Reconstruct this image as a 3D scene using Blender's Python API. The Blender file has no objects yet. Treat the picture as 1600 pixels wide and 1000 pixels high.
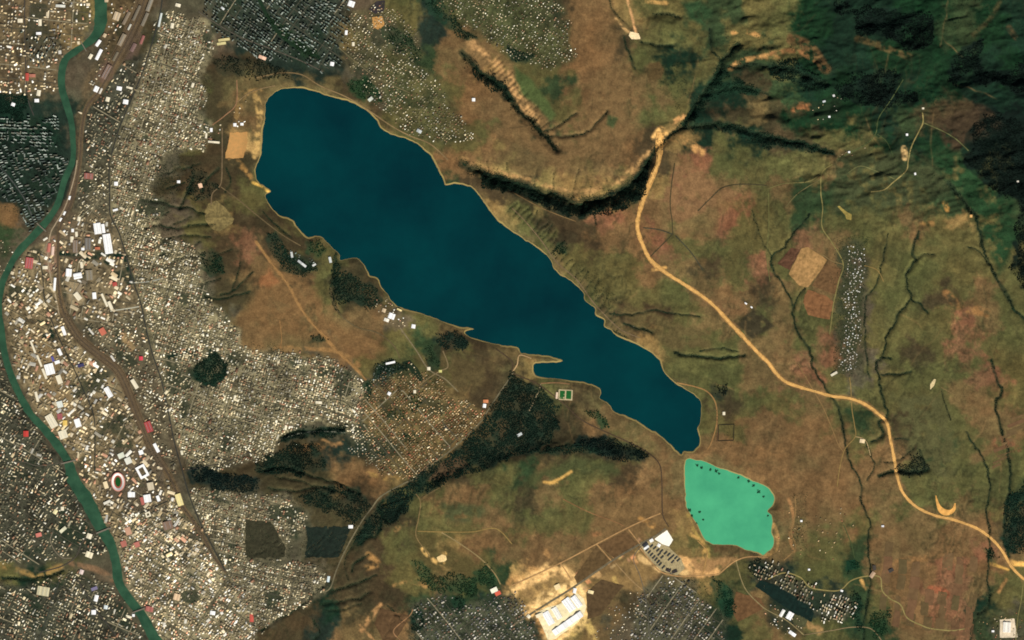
# Satellite view of a long blue reservoir east of a river city. 1 photo pixel = 10 m.
import bpy, math, random
import numpy as np

S = 10.0                                   # metres per photo pixel
def WX(x): return (np.asarray(x, float) - 800.0) * S
def WY(y): return (500.0 - np.asarray(y, float)) * S
def lin(c):
    c = np.asarray(c, float) / 255.0
    return np.where(c <= 0.04045, c / 12.92, ((c + 0.055) / 1.055) ** 2.4)

# ------------------------------------------------------------------ camera
scene = bpy.context.scene
cam_data = bpy.data.cameras.new("camera"); cam = bpy.data.objects.new("camera", cam_data)
scene.collection.objects.link(cam)
CAM_H = 120000.0
LAKE_Z = 110.0
cam.location = (0, 0, CAM_H + LAKE_Z); cam.rotation_euler = (0, 0, 0)
cam_data.sensor_width = 36.0; cam_data.lens = 36.0 * CAM_H / 16000.0
cam_data.clip_start = 1000.0; cam_data.clip_end = 400000.0
scene.camera = cam
# ------------------------------------------------------------------ sky, sun, exposure
SUN_EL, SUN_AZ = 38.0, 160.0               # azimuth clockwise from north (up in the picture)
world = bpy.data.worlds.new("World"); scene.world = world; world.use_nodes = True
nt = world.node_tree; bg = nt.nodes["Background"]
sky = nt.nodes.new("ShaderNodeTexSky"); sky.sky_type = 'NISHITA'; sky.sun_disc = False
sky.sun_elevation = math.radians(SUN_EL); sky.sun_rotation = math.radians(SUN_AZ)
nt.links.new(sky.outputs[0], bg.inputs[0]); bg.inputs[1].default_value = 0.05
sun_data = bpy.data.lights.new("sun", 'SUN'); sun_data.energy = 5.0; sun_data.angle = math.radians(0.5)
sun_data.color = (1.0, 0.96, 0.88)
sun = bpy.data.objects.new("sun", sun_data); scene.collection.objects.link(sun)
sun.location = (0, -20000, 20000)
sun.rotation_euler = (math.radians(90 - SUN_EL), 0, math.radians(180 - SUN_AZ))
vs = scene.view_settings
vs.view_transform = 'Standard'; vs.look = 'None'; vs.gamma = 1.0; vs.use_curve_mapping = False
vs.exposure = 0.12
scene.cycles.filter_width = 1.8; scene.cycles.max_bounces = 4; scene.cycles.diffuse_bounces = 2; scene.cycles.glossy_bounces = 2

rng = np.random.default_rng(7); random.seed(7)
COL = scene.collection

# ------------------------------------------------------------------ noise
_tab = np.random.default_rng(3).random((256, 256))
def vnoise(x, y, seed=0):
    x = np.asarray(x, float) + seed * 37.31; y = np.asarray(y, float) + seed * 71.77
    xi = np.floor(x).astype(int); yi = np.floor(y).astype(int); fx = x - xi; fy = y - yi
    fx = fx * fx * fx * (fx * (fx * 6 - 15) + 10); fy = fy * fy * fy * (fy * (fy * 6 - 15) + 10)
    a = _tab[yi & 255, xi & 255]; b = _tab[yi & 255, (xi + 1) & 255]
    c = _tab[(yi + 1) & 255, xi & 255]; d = _tab[(yi + 1) & 255, (xi + 1) & 255]
    return (a * (1 - fx) + b * fx) * (1 - fy) + (c * (1 - fx) + d * fx) * fy
def fbm(x, y, scale, oct=4, seed=0, gain=0.5):
    s = 0; a = 1.0; t = 0; f = 1.0 / scale
    for o in range(oct):
        s = s + a * vnoise(x * f, y * f, seed + o * 5); t += a; a *= gain; f *= 2.03
    return s / t * 2 - 1
def sstep(a, b, x):
    t = np.clip((x - a) / (b - a), 0, 1); return t * t * (3 - 2 * t)

# ------------------------------------------------------------------ grid (photo pixel units)
STEP = 1.7
inner_x = np.arange(-64, 1664.1, STEP); inner_y = np.arange(-64, 1064.1, STEP)
outer = np.array([6, 14, 28, 50, 90, 150, 250, 420, 700, 1200, 2000, 3500.])
GX = np.concatenate([(inner_x[0] - outer)[::-1], inner_x, inner_x[-1] + outer])
GY = np.concatenate([(inner_y[0] - outer)[::-1], inner_y, inner_y[-1] + outer])
NX, NY = len(GX), len(GY)
PX, PY = np.meshgrid(GX, GY)               # shape NY,NX

def pts2(s):
    v = np.array([float(t) for t in s.replace(',', ' ').split()]); return v.reshape(-1, 2)
def catmull(p, step=2.0, closed=False):
    p = np.asarray(p, float); n = len(p); out = []
    rng_ = range(n) if closed else range(n - 1)
    for i in rng_:
        if closed: a, b, c, d = p[i - 1], p[i], p[(i + 1) % n], p[(i + 2) % n]
        else: a, b, c, d = p[max(i - 1, 0)], p[i], p[i + 1], p[min(i + 2, n - 1)]
        k = max(1, int(np.hypot(*(c - b)[:2]) / step))
        t = np.linspace(0, 1, k, endpoint=False)[:, None]
        out.append(0.5 * ((2 * b) + (-a + c) * t + (2 * a - 5 * b + 4 * c - d) * t * t + (-a + 3 * b - 3 * c + d) * t ** 3))
    if not closed: out.append(p[-1:])
    return np.concatenate(out)

def quad(cx, cy, w_, l, ang):
    a = math.radians(ang); ca, sa = math.cos(a), math.sin(a)
    return np.array([[cx + x * ca - y * sa, cy + x * sa + y * ca] for x, y in ((-w_/2, -l/2), (w_/2, -l/2), (w_/2, l/2), (-w_/2, l/2))])
def window(p, R):
    i0 = max(0, np.searchsorted(GX, p[:, 0].min() - R) - 1); i1 = min(NX, np.searchsorted(GX, p[:, 0].max() + R) + 1)
    j0 = max(0, np.searchsorted(GY, p[:, 1].min() - R) - 1); j1 = min(NY, np.searchsorted(GY, p[:, 1].max() + R) + 1)
    return slice(j0, j1), slice(i0, i1)
def pl_dist(p, R, vals=None):
    """distance (px) to a polyline, side (+1 = right of travel on screen), interpolated value, parameter; on a window of the grid"""
    sl = window(p, R); x = GX[sl[1]]; y = GY[sl[0]]
    D = np.full((len(y), len(x)), 1e9); SD = np.ones_like(D); V = np.zeros_like(D); T = np.zeros_like(D)
    for k in range(len(p) - 1):
        a, b = p[k, :2], p[k + 1, :2]; e = b - a; L2 = e @ e
        if L2 < 1e-9: continue
        i0 = np.searchsorted(x, min(a[0], b[0]) - R); i1 = np.searchsorted(x, max(a[0], b[0]) + R)
        j0 = np.searchsorted(y, min(a[1], b[1]) - R); j1 = np.searchsorted(y, max(a[1], b[1]) + R)
        if i1 <= i0 or j1 <= j0: continue
        dx = x[None, i0:i1] - a[0]; dy = y[j0:j1, None] - a[1]
        t = np.clip((dx * e[0] + dy * e[1]) / L2, 0, 1)
        d = np.hypot(dx - t * e[0], dy - t * e[1]); m = d < D[j0:j1, i0:i1]
        D[j0:j1, i0:i1][m] = d[m]; SD[j0:j1, i0:i1][m] = np.sign(e[0] * dy - e[1] * dx)[m]
        T[j0:j1, i0:i1][m] = (k + t)[m]
        if vals is not None: V[j0:j1, i0:i1][m] = (vals[k] * (1 - t) + vals[k + 1] * t)[m]
    return sl, D, SD, V, T / max(1, len(p) - 1)
def inside(p, x, y):
    c = np.zeros(np.broadcast(x, y).shape, bool); q = np.roll(p, -1, 0)
    for (x1, y1), (x2, y2) in zip(p, q):
        if y1 == y2: continue
        c ^= ((y1 > y) != (y2 > y)) & (x < (x2 - x1) * (y - y1) / (y2 - y1) + x1)
    return c
def sdf(p, R):
    pc = np.concatenate([p, p[:1]]); sl, D, _, _, _ = pl_dist(pc, R)
    D = np.minimum(D, R); ins = inside(p, GX[None, sl[1]], GY[sl[0], None]); D[ins] *= -1
    return sl, D

# ------------------------------------------------------------------ traced outlines (photo pixels)
LAKE = pts2("""437 140 424 150 415 161 414 185 410 210 409 235 404 252 399 268 402 283 413 291 424 299 414 306 425 325 437 336 454 342 463 352
472 362 482 371 500 369 517 385 530 397 531 406 546 404 560 405 572 420 579 431 590 435 597 450 607 462 615 474 630 482 662 491 687 500 712 509
741 514 727 518 733 526 750 531 775 538 800 541 810 544 815 551 832 554 857 556 879 564 857 567 837 568 833 577 838 587 852 590 887 594 907 596
925 601 936 606 940 614 936 622 950 630 962 644 985 652 1000 660 1017 672 1027 676 1050 697 1064 710 1069 705 1082 705 1092 695 1094 685 1089 671 1094 660 1096 640
1094 627 1085 617 1075 611 1057 600 1050 594 1037 580 1029 561 1017 551 1000 541 980 532 962 524 954 515 944 510 943 500 930 492 929 482 914 470
911 457 895 441 872 427 864 415 856 401 832 382 815 372 799 361 775 342 760 322 742 297 725 289 709 287 696 289 691 277 682 260 676 248 669 240
652 225 632 216 615 211 597 202 590 190 577 177 560 165 540 157 512 150 500 145 482 140 467 137 450 138""")
POND = pts2("""1071 722 1076 717 1086 719 1100 721 1120 730 1150 740 1172 750 1190 757 1202 764 1209 777 1207 790 1199 798 1206 806 1207 815 1205 828 1209 846 1206 857
1198 863 1192 867 1184 863 1167 859 1150 852 1125 851 1111 849 1100 840 1090 820 1080 805 1073 792 1071 765 1070 742""")
RIVER = np.array([float(t) for t in """160 -70 20 158 -20 21 157 0 21 156 38 18 147 57 14 132 70 11 117 80 10 102 92 12 96 112 12 96 137 12 103 162 11 110 187 9 113 212 9 113 250 9
100 282 10 90 317 10 75 342 10 50 370 12 27 395 11 10 425 10 1 450 10 -3 485 10 1 512 10 6 550 11 15 582 11 29 615 11 47 647 12 70 672 12 92 700 13 107 725 15
114 750 19 135 782 20 155 822 18 172 850 16 181 882 14 185 910 14 200 935 14 220 960 14 232 982 16 242 1000 19 262 1030 20 280 1070 20""".split()]).reshape(-1, 3)
lake_o = catmull(LAKE, 2.0, True); pond_o = catmull(POND, 2.0, True); river_o = catmull(RIVER, 3.0); river_o[:, 2] *= 1 + .22 * fbm(river_o[:, 0], river_o[:, 1], 14, 3, 15)
lake_o += np.stack([fbm(lake_o[:, 0], lake_o[:, 1], 7, 2, 11), fbm(lake_o[:, 0], lake_o[:, 1], 7, 2, 12)], 1) * 1.1
pond_o += np.stack([fbm(pond_o[:, 0], pond_o[:, 1], 6, 2, 13), fbm(pond_o[:, 0], pond_o[:, 1], 6, 2, 14)], 1) * 1.0

HIGHWAY = pts2("""1032 207 1030 225 1029 250 1020 275 1007 307 999 332 996 357 1004 382 1017 407 1040 426 1070 445 1100 465 1120 482 1136 500 1157 522 1185 552 1200 566
1210 580 1225 595 1250 605 1275 612 1300 619 1325 622 1350 631 1370 645 1385 660 1391 687 1397 717 1403 750 1412 772 1432 792 1460 805 1490 812 1525 825 1547 840
1565 860 1580 885 1600 905 1640 935""")

# gullies: points, half width (px), depth (m), scrub half width (px), scrub density
GULLIES = [
 ("724 84 740 102 762 120 790 143 805 166 825 184 847 206 870 236", 15, 75, 7, .9),
 ("847 207 872 197 900 177", 5, 22, 2.5, .6), ("852 214 880 213 910 210 930 195 950 172", 6, 26, 2.5, .7),
 ("722 255 735 262 762 274 800 285 825 293 862 304 898 317 930 312 962 303 988 286 1004 266 1013 250", 21, 125, 11, .8),
 ("1013 250 1022 235 1037 220 1062 200 1082 175 1095 150 1120 117 1125 97 1155 70", 12, 55, 6, .9),
 ("1125 97 1112 75 1108 45", 7, 28, 3.5, .8), ("1130 107 1165 102 1200 104 1240 112 1290 132", 9, 36, 6, .9),
 ("1065 200 1100 196 1125 193 1160 203 1200 214 1262 226 1300 240", 10, 45, 6, .9),
 ("1090 150 1130 140 1160 136 1200 148", 7, 24, 3, .6),
 ("840 262 833 288", 3.5, 24, 1, .4), ("868 262 862 300", 3.5, 26, 1, .4), ("905 262 893 310", 3.5, 26, 1.2, .4), ("925 282 921 312", 3, 20, 1, .3),
 ("945 275 952 303", 3.5, 20, 1, .3), ("790 252 796 284", 3.5, 24, 1, .3), ("760 245 765 275", 3.5, 24, 1, .3),
 ("840 166 824 180", 3.5, 24, 1.5, .5), ("838 178 829 186", 3, 18, 1.5, .5), ("858 190 845 202", 3, 18, 1.5, .5), ("928 335 932 348", 3, 18, 2, .8),
 ("1267 333 1247 357 1225 385 1205 400 1208 422 1225 447 1237 475 1240 500 1248 524 1265 547 1270 575 1287 602 1307 632 1315 662 1321 692 1327 720 1343 752 1347 787 1359 817 1355 850 1360 900 1355 935 1350 975 1348 1030", 6, 20, 2.8, .95),
 ("1258 450 1245 466 1239 480", 5, 16, 2.2, .9), ("1175 330 1190 372 1205 400", 5, 14, 1.6, .5),
 ("1387 365 1380 400 1370 440 1352 467 1351 500 1353 550 1358 590", 5, 14, 2.0, .8),
 ("1435 362 1425 390 1430 407 1415 430 1417 450 1422 467 1405 490 1399 507 1385 527 1378 557 1367 569 1372 587 1377 612 1385 647 1372 662 1380 680 1362 692", 8, 30, 3.4, .95),
 ("1375 586 1398 584 1424 580", 5, 22, 2.6, .9), ("1422 467 1437 475 1448 488", 5, 18, 3, .9), ("1430 407 1442 398 1458 397", 6, 20, 2, .5), ("1378 560 1392 560", 5, 16, 3, .9),
 ("1353 690 1360 712 1366 728 1355 752", 4, 12, 1.8, .9),
 ("1549 563 1556 590 1563 612 1554 635 1565 670 1575 712 1579 750 1572 790 1568 830 1575 870", 6, 20, 3.4, 1.0),
 ("1509 675 1525 700 1537 722 1547 752 1541 795 1546 850 1542 905 1545 942 1520 970 1517 1000 1512 1050", 6, 18, 2.8, .9),
 ("1470 610 1478 635 1486 657", 3, 8, 1.2, .7),
 ("1482 287 1505 315 1525 345 1532 380 1545 412 1562 445 1582 480 1600 500 1650 540", 10, 40, 5.2, 1.0), ("1510 386 1528 392 1545 412", 5, 18, 2, .8),
 ("1053 551 1087 556 1125 559 1164 556", 6, 34, 4, .95), ("953 489 980 492 1000 490 1020 485 1055 490 1092 494", 4, 16, 2.2, .8), ("1092 548 1130 545 1155 550", 4, 14, 2, .7),
 ("975 505 995 512 1018 520", 6, 26, 5, .9), ("960 516 970 523 980 530", 5, 16, 3, .8),
 ("1372 745 1388 738 1402 736 1425 738 1452 733", 7, 34, 5.5, .95), ("1436 704 1440 714 1445 730", 5, 16, 3, .8), ("1380 722 1398 722 1412 716", 4, 14, 1.4, .7), ("1410 716 1422 706 1428 700", 4, 12, 1.4, .6), ("1398 686 1420 686", 4, 10, 2, .7),
 ("950 0 960 20 975 35", 5, 18, 2, .7), ("975 60 985 90 992 108", 6, 22, 3, .8), ("1020 25 1040 22 1062 28", 8, 40, 4, .7), ("1000 65 1030 72 1050 72", 6, 28, 4, .6),
 # hillsides between the city and the lake
 ("335 350 300 352 275 358 250 352 225 356", 6, 26, 2.5, .7), ("320 335 295 325 270 322 235 313", 6, 24, 3, .8), ("330 372 300 368 262 372 240 384", 5, 20, 1.8, .6), ("310 400 285 402 262 412", 5, 20, 2.5, .8),
 ("300 280 288 310 280 325", 7, 26, 4, .8), ("340 262 322 285 316 300", 6, 20, 4, .8), ("395 425 380 440 364 455 345 462", 5, 18, 3, .8), ("375 410 368 435 362 455", 4, 16, 2, .7),
 ("390 455 370 462 340 468 320 462", 5, 20, 3, .9), ("352 262 360 285 352 300", 5, 14, 3, .7),
 ("410 330 425 345 440 358 455 372", 4, 18, 1.6, .7), ("418 338 435 356 447 366", 4, 15, 1.4, .6), ("526 395 522 420 516 440 518 465 530 490", 6, 22, 3, .8),
 # south slopes
 ("400 738 440 730 480 742 520 752 560 770", 6, 24, 3, .6), ("420 762 460 768 500 760 540 772", 6, 24, 3, .6), ("430 745 470 752 500 768 520 790", 5, 20, 2, .5),
 ("437 685 465 674 500 672 538 668", 7, 28, 4, .9), ("440 690 470 678", 4, 14, 2, .8),
 ("515 925 545 915 575 905 588 898", 6, 24, 3, .7), ("500 945 530 940 560 935 578 925", 6, 24, 2.4, .6), ("510 955 540 952 565 942", 4, 16, 1.6, .5),
 ("400 990 425 972 450 960 480 938 500 918 515 908", 6, 20, 3, .95), ("545 905 538 880 552 850 562 825", 5, 16, 1.8, .5),
 ("600 778 592 800 610 815 620 800 628 785", 8, 22, 6, .8), ("560 850 572 842 590 835 596 815", 7, 30, 5, .85), ("548 895 555 880 575 865", 6, 24, 3.5, .8),
 ("605 945 618 958 630 970", 5, 16, 2, .7), ("490 970 500 985 492 1000", 5, 18, 3, .8), ("0 903 40 905 75 900 100 893", 6, 22, 4, .9), ("30 1040 60 1010", 4, 10, 2, .8),
 ("800 297 830 310 858 322", 3, 10, .8, .3),
]
# hummocky gullied strip of the north east shore
hum = random.Random(4)
for t in np.linspace(0, 1, 26):
    bx, by = 800 + 165 * t + 6 * math.sin(9 * t), 322 + 190 * t - 18 * math.sin(3.14 * t)
    L = hum.uniform(10, 24); a = math.radians(hum.uniform(20, 60))
    GULLIES.append((f"{bx+L*.55*math.cos(a)} {by-L*.9*math.sin(a)} {bx} {by} {bx-7} {by+9}", hum.uniform(2.6, 3.8), hum.uniform(14, 26), 1.5, .42))
for t in np.linspace(.05, .95, 17):   # ribs of the bright cliff
    bx, by = np.interp(t, [0, .35, .6, 1], [744, 780, 800, 836]), np.interp(t, [0, .35, .6, 1], [80, 112, 138, 196]); L = hum.uniform(8, 15)
    GULLIES.append((f"{bx+L} {by-L*.75} {bx+L*.4} {by-L*.28} {bx-3} {by+4}", hum.uniform(2.2, 3.2), hum.uniform(14, 24), .6, .15))
for (x0, y0) in [(250, 338), (262, 395), (285, 345), (300, 385), (330, 440), (350, 395), (275, 290), (268, 268), (300, 260)]:
    GULLIES.append((f"{x0+14} {y0-6} {x0} {y0} {x0-16} {y0+5}", 4, 14, 1.6, .6))

RIDGES = [  # crest, height, width on the left (north) side of travel, width on the right side
 ("655 772 700 757 760 738 830 716 905 700 960 712 1012 724 1034 752", 62, 24, 140),
 ("290 752 360 752 430 762 500 782 560 800", 58, 45, 90),
 ("1060 190 1150 180 1230 200 1300 236", 40, 16, 80), ("1120 92 1200 84 1290 120", 46, 18, 90),
 ("1300 150 1380 172 1440 170", 40, 30, 70), ("1330 75 1400 90 1460 80", 60, 60, 90), ("1490 150 1560 160 1640 150", 60, 45, 80),
 ("395 345 440 380 470 420 520 470 560 500", 34, 50, 70), ("235 300 290 340 340 420 380 470", 55, 40, 90),
 ("330 95 370 100 410 108 450 125", 30, 18, 40), ("690 230 790 230 900 262 980 262", 30, 50, 60), ("720 60 770 90 815 150", 34, 40, 26),
 ("800 335 860 370 900 430 960 495", 46, 40, 36), ("1010 35 1060 45", 40, 14, 30), ("480 745 540 762 600 770", 30, 25, 40),
]
# spot heights
SPOTS = np.array([float(t) for t in """0 0 20 0 500 5 0 1000 25 150 0 10 120 250 5 100 400 5 150 600 15 240 700 22 300 1000 30 60 800 25 240 200 30 250 400 45 230 550 35 300 300 95 330 450 100
300 620 55 400 600 80 380 820 70 520 900 80 500 560 105 500 700 100 420 480 125 400 380 132 350 150 105 380 80 90 500 60 110 600 120 135 700 100 150 620 30 140 760 40 170 800 220 185
900 120 210 950 220 205 900 380 150 1000 450 155 1100 350 185 1100 500 165 1150 620 140 1200 250 220 1250 120 260 1400 60 330 1560 150 390 1420 230 290 1560 330 330 1300 350 230 1450 420 260 1580 550 250 1400 600 205
1300 500 195 1250 650 160 1400 800 160 1550 800 190 1550 1000 170 1300 850 140 1200 950 125 1100 950 120 950 900 125 850 780 150 700 850 120 620 780 105 650 950 105 780 960 110 600 640 112 700 640 118 680 540 118 850 650 118
1000 0 250 1150 0 290 1600 0 420 1050 120 235 800 600 115 1000 750 122""".split()]).reshape(-1, 3)

# ------------------------------------------------------------------ heights
w = np.zeros_like(PX); H = np.zeros_like(PX)
for x, y, z in SPOTS:
    k = 1.0 / (((PX - x) ** 2 + (PY - y) ** 2) + 60.0 ** 2) ** 1.6; w += k; H += k * z
H /= w
east = sstep(330, 520, PX + 0.25 * (PY - 500)); ne = sstep(950, 1350, PX - 0.9 * (PY - 60))
rough = 0.25 + 0.75 * east
H += fbm(PX, PY, 170, 3, 1) * 26 * rough + fbm(PX, PY, 46, 5, 2, .55) * 15 * rough
rd = 1 - np.abs(fbm(PX + 14 * fbm(PX, PY, 40, 2, 8), PY + 14 * fbm(PX, PY, 40, 2, 9), 60, 4, 3))
H += (rd - 0.75) * 38 * (0.3 + ne) * rough + fbm(PX, PY, 9, 2, 4) * 1.8 * rough
rd2 = 1 - np.abs(fbm(PX * .55 + 10 * fbm(PX, PY, 50, 2, 18), PY * 1.1 + PX * .25, 44, 5, 19, .55))
H += (1 - np.abs(fbm(PX, PY, 19, 3, 16, .5)) - .75) * 13 * np.clip(ne + .25, 0, 1) * sstep(420, 250, PY - .2 * (PX - 1000)) * sstep(640, 760, PX)
H += (rd2 - .75) * 110 * sstep(980, 1180, PX - .55 * PY) * sstep(330, 220, PY - .05 * PX)
H += (1 - np.abs(fbm(PX, PY, 20, 4, 20, .6)) - .75) * 16 * np.clip(sstep(225, 262, PX) * sstep(430, 380, PX) * sstep(225, 260, PY) * sstep(480, 440, PY) + sstep(400, 430, PX) * sstep(640, 600, PX) * sstep(670, 700, PY) * sstep(960, 900, PY), 0, 1)
HW = fbm(PX, PY, 22, 3, 21); HW2 = fbm(PX, PY, 22, 3, 22)
for s, h, wl, wr in RIDGES:
    p = catmull(pts2(s), 8); sl, D, SD, V, T = pl_dist(p, max(wl, wr))
    D = D + HW[sl] * 5 + np.abs(HW2[sl]) * 3
    W = np.where(SD < 0, wl, wr); q = np.clip(1 - np.maximum(D, 0) / W, 0, 1)
    end = sstep(0, .12, T) * sstep(1, .88, T)
    H[sl] += h * (q * q * (3 - 2 * q)) * (0.35 + 0.65 * end)
ax = PX * .96 + PY * .28 + 10 * fbm(PX, PY, 36, 3, 27); ay = (PY * .96 - PX * .28) * .42
rn1 = np.abs(fbm(ax, ay, 30, 4, 28, .55)); rn2 = np.abs(fbm(PX + 7 * fbm(PX, PY, 25, 2, 26), PY, 26, 4, 29, .55))
open_ = east * np.clip(.6 + 1.5 * fbm(PX, PY, 110, 3, 30), 0, 1) * sstep(-40, 20, PX - 380)
RUN = (np.exp(-(rn1 / .045) ** 2) * .95 + np.exp(-(rn2 / .032) ** 2) * .6) * open_
H -= 9.5 * RUN
SCRUB = np.zeros_like(H)                     # where gully scrub grows (0..1)
GUL = []
for s, hw, dep, vw, vd in GULLIES:
    p = catmull(pts2(s), 2.0); mq = np.stack([fbm(p[:, 0], p[:, 1], 9, 3, 23), fbm(p[:, 0], p[:, 1], 9, 3, 24)], 1); p = p + mq * min(5.0, 1.6 + hw * .22)
    hw = hw * .8; vw = vw * (.72 if dep > 40 else .5); GUL.append((p, vw, vd))
    sl, D, SD, V, T = pl_dist(p, hw * 1.7 + 4)
    D = np.maximum(D + HW[sl] * hw * .22, 0)
    q = np.clip(1 - D / (hw * (1 + .35 * HW2[sl])), 0, 1); end = sstep(0, .1, T) * .8 + .2
    H[sl] -= dep * (q * 0.7 + 0.3 * q * q) * end
    SCRUB[sl] = np.maximum(SCRUB[sl], sstep(vw + 1.6, vw * .4, D) * vd)
# water bodies
WATER = {}
for nm, o, lev, slope, R in (("lake", lake_o, LAKE_Z, 2.6, 34), ("pond", pond_o, LAKE_Z - 4, 1.6, 14)):
    sl, D = sdf(o, R + 4); WATER[nm] = (sl, D)
    bank = lev + np.where(D > 0, slope * np.minimum(D, 9) + 0.9 * np.maximum(D - 9, 0), np.maximum(D * 3.0, -16))
    k = sstep(2, R, D); Hn = H[sl]
    H[sl] = np.where(D < R, np.where(D > 0, np.maximum(bank * (1 - k) + Hn * k, lev + np.minimum(slope * D, 3 + .3 * D) - 2.5 * np.maximum(D - 8, 0)), bank), Hn)
slr, Dr, _, Vr, _ = pl_dist(river_o, 60, river_o[:, 2] / 2)
d = Dr - Vr
bank = np.where(d > 0, np.minimum(d * 3, 7), np.maximum(d * 3, -8))
k = sstep(0, 34, d); H[slr] = np.where(Dr < 60, bank * (1 - k) + np.maximum(H[slr], 6) * k, np.maximum(H[slr], 2))
WATER["river"] = (slr, d)

def hgt(x, y):
    """terrain height at photo pixels"""
    x = np.asarray(x, float); y = np.asarray(y, float)
    i = np.clip(np.searchsorted(GX, x) - 1, 0, NX - 2); j = np.clip(np.searchsorted(GY, y) - 1, 0, NY - 2)
    fx = (x - GX[i]) / (GX[i + 1] - GX[i]); fy = (y - GY[j]) / (GY[j + 1] - GY[j])
    return (H[j, i] * (1 - fx) + H[j, i + 1] * fx) * (1 - fy) + (H[j + 1, i] * (1 - fx) + H[j + 1, i + 1] * fx) * fy
def field_at(F, x, y):
    i = np.clip(np.searchsorted(GX, x) - 1, 0, NX - 1); j = np.clip(np.searchsorted(GY, y) - 1, 0, NY - 1); return F[j, i]

# ------------------------------------------------------------------ land cover (what grows or lies where)
COVER = """uuutnnuuuvvvvuuovoooonbbtooggoogdddggogd uutunnuuuvvvvtuuvbbooobbnoogooogdddggogd uuuunuuunnvvvuuogbbtoobbbodoggogddggggdg uuuuuuuonwwwwnugoobbogbbbboddngdgdddgddd
vvvuvuuunbwwwwnooobbdoobboodnbngggdonnkk vvvuuuuonlwwwwwoooobbdbbbntdodnnoogdgdkk vvvuvuunnnwwwwwwobbtbbbbbnbrodoobooggodk vvvuuunnnoowwwwwwgnddtttdtrbbobggoooggdk
buuuuuuotnnowwwwwwwtondrbbbbroogooobotdg guuuuuuodrndowwwwwwwwonbbroooodrboooooddg uuuuvuuudbbdodnwwwwwwwooobbnordtbuodoood uuuuuuuudnbbonnowwwwwwwoooobbnbdbuodnobd
uuuuuuuuubbbbbbuowwwwwwwnnobbobdouodorbd uuuuuuuuubbbbbbogdnwwwwwwtoddbbdrudnoroo uuuuuuudduuuuuoooonntwwwwwooobbrduooooro uuuuuuuuuuuuuuusssdddonwwwwonoobooooobbd
uuuuuuuuuuuuuusssssdddnbbwwoobnbogonoobb uuuuuuuuuunnnvvsssnddnnddbwbbbnnbonngobd uuuuuuudddnddbbsnnoogboonbwwwbnbbbndoodd uuuuuuuuuunddndoobbonbobbbbwwwnbbbboobod
uuuuuuuuunuuddnnooobooobbbttwwwnbobbbbbnd uuuuuuuuunuudnnootbbbbbbbttobbboogbbbbrb odouuuuuuuuuunnoobogllbbbbttovvoogbbrrbo uuuuuuuuuuundnnngggvtllbnuvogbvvvgobrrdo
uuuuuuuuuunnvbbbvvvvvltbuvuvdobooggbbrgu""".split()
PAL = {'u': (82, 74, 56), 'v': (32, 46, 36), 't': (122, 102, 60), 'n': (68, 58, 37), 'o': (86, 82, 46), 'b': (107, 85, 53), 'r': (118, 83, 57),
       'g': (46, 62, 36), 'd': (18, 42, 27), 'k': (6, 22, 15), 'l': (176, 136, 82), 's': (104, 86, 52), 'w': (96, 84, 52)}  # k: cloud shadow put into the ground colour
PAL['G'] = (18, 48, 25)
def cover_at(r, c, ch):
    if ch == 'd' and 6 <= r <= 21: return 'n' if c < 24 else 'o'
    if ch == 'n' and 15 <= r <= 20 and 29 <= c <= 34: return 'b'
    if ch == 'g' and r <= 5 and c >= 31: return 'G'
    if ch == 'o' and r <= 4 and c >= 33: return 'g'
    return ch
COVER = ["".join(cover_at(r, c, ch) for c, ch in enumerate(row)) for r, row in enumerate(COVER)]
rows = [[PAL[ch] for ch in (r + r[-1] * 40)[:40]] for r in COVER]
cov = lin(np.array(rows))                   # 25 x 40 x 3
wx = PX + fbm(PX, PY, 40, 6, 31, .68) * 44 + fbm(PX, PY, 9, 2, 33) * 4
wy = PY + fbm(PX, PY, 40, 6, 32, .68) * 44 + fbm(PX, PY, 9, 2, 34) * 4
def mirror(t, n): t = np.mod(t, 2 * n); return np.where(t > n, 2 * n - t, t)
u = np.clip(mirror(wx, 1600.0) / 40 - .5, 0, 38.999); v = np.clip(mirror(wy, 1000.0) / 40 - .5, 0, 23.999)
ui = u.astype(int); vi = v.astype(int); fu = sstep(.22, .78, u - ui)[..., None]; fv = sstep(.22, .78, v - vi)[..., None]
C = (cov[vi, ui] * (1 - fu) + cov[vi, ui + 1] * fu) * (1 - fv) + (cov[vi + 1, ui] * (1 - fu) + cov[vi + 1, ui + 1] * fu) * fv
out_ = sstep(60, 220, np.maximum(np.maximum(-PX, PX - 1600), np.maximum(-PY, PY - 1000)))[..., None]
far_mix = np.clip(.5 + 1.2 * fbm(PX, PY, 900, 4, 44), 0, 1)[..., None]; C = C * (1 - out_ * .8) + (lin((100, 82, 50)) * far_mix + lin((72, 70, 42)) * (1 - far_mix)) * out_ * .8
# grass / bare soil mottling
m1 = fbm(PX, PY, 70, 5, 41, .6)[..., None]; m2 = fbm(PX, PY, 24, 4, 42, .6)[..., None]; m3 = fbm(PX, PY, 85, 5, 43, .62)[..., None]
C = C * (1 + .20 * m1 + .22 * m2)
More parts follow.
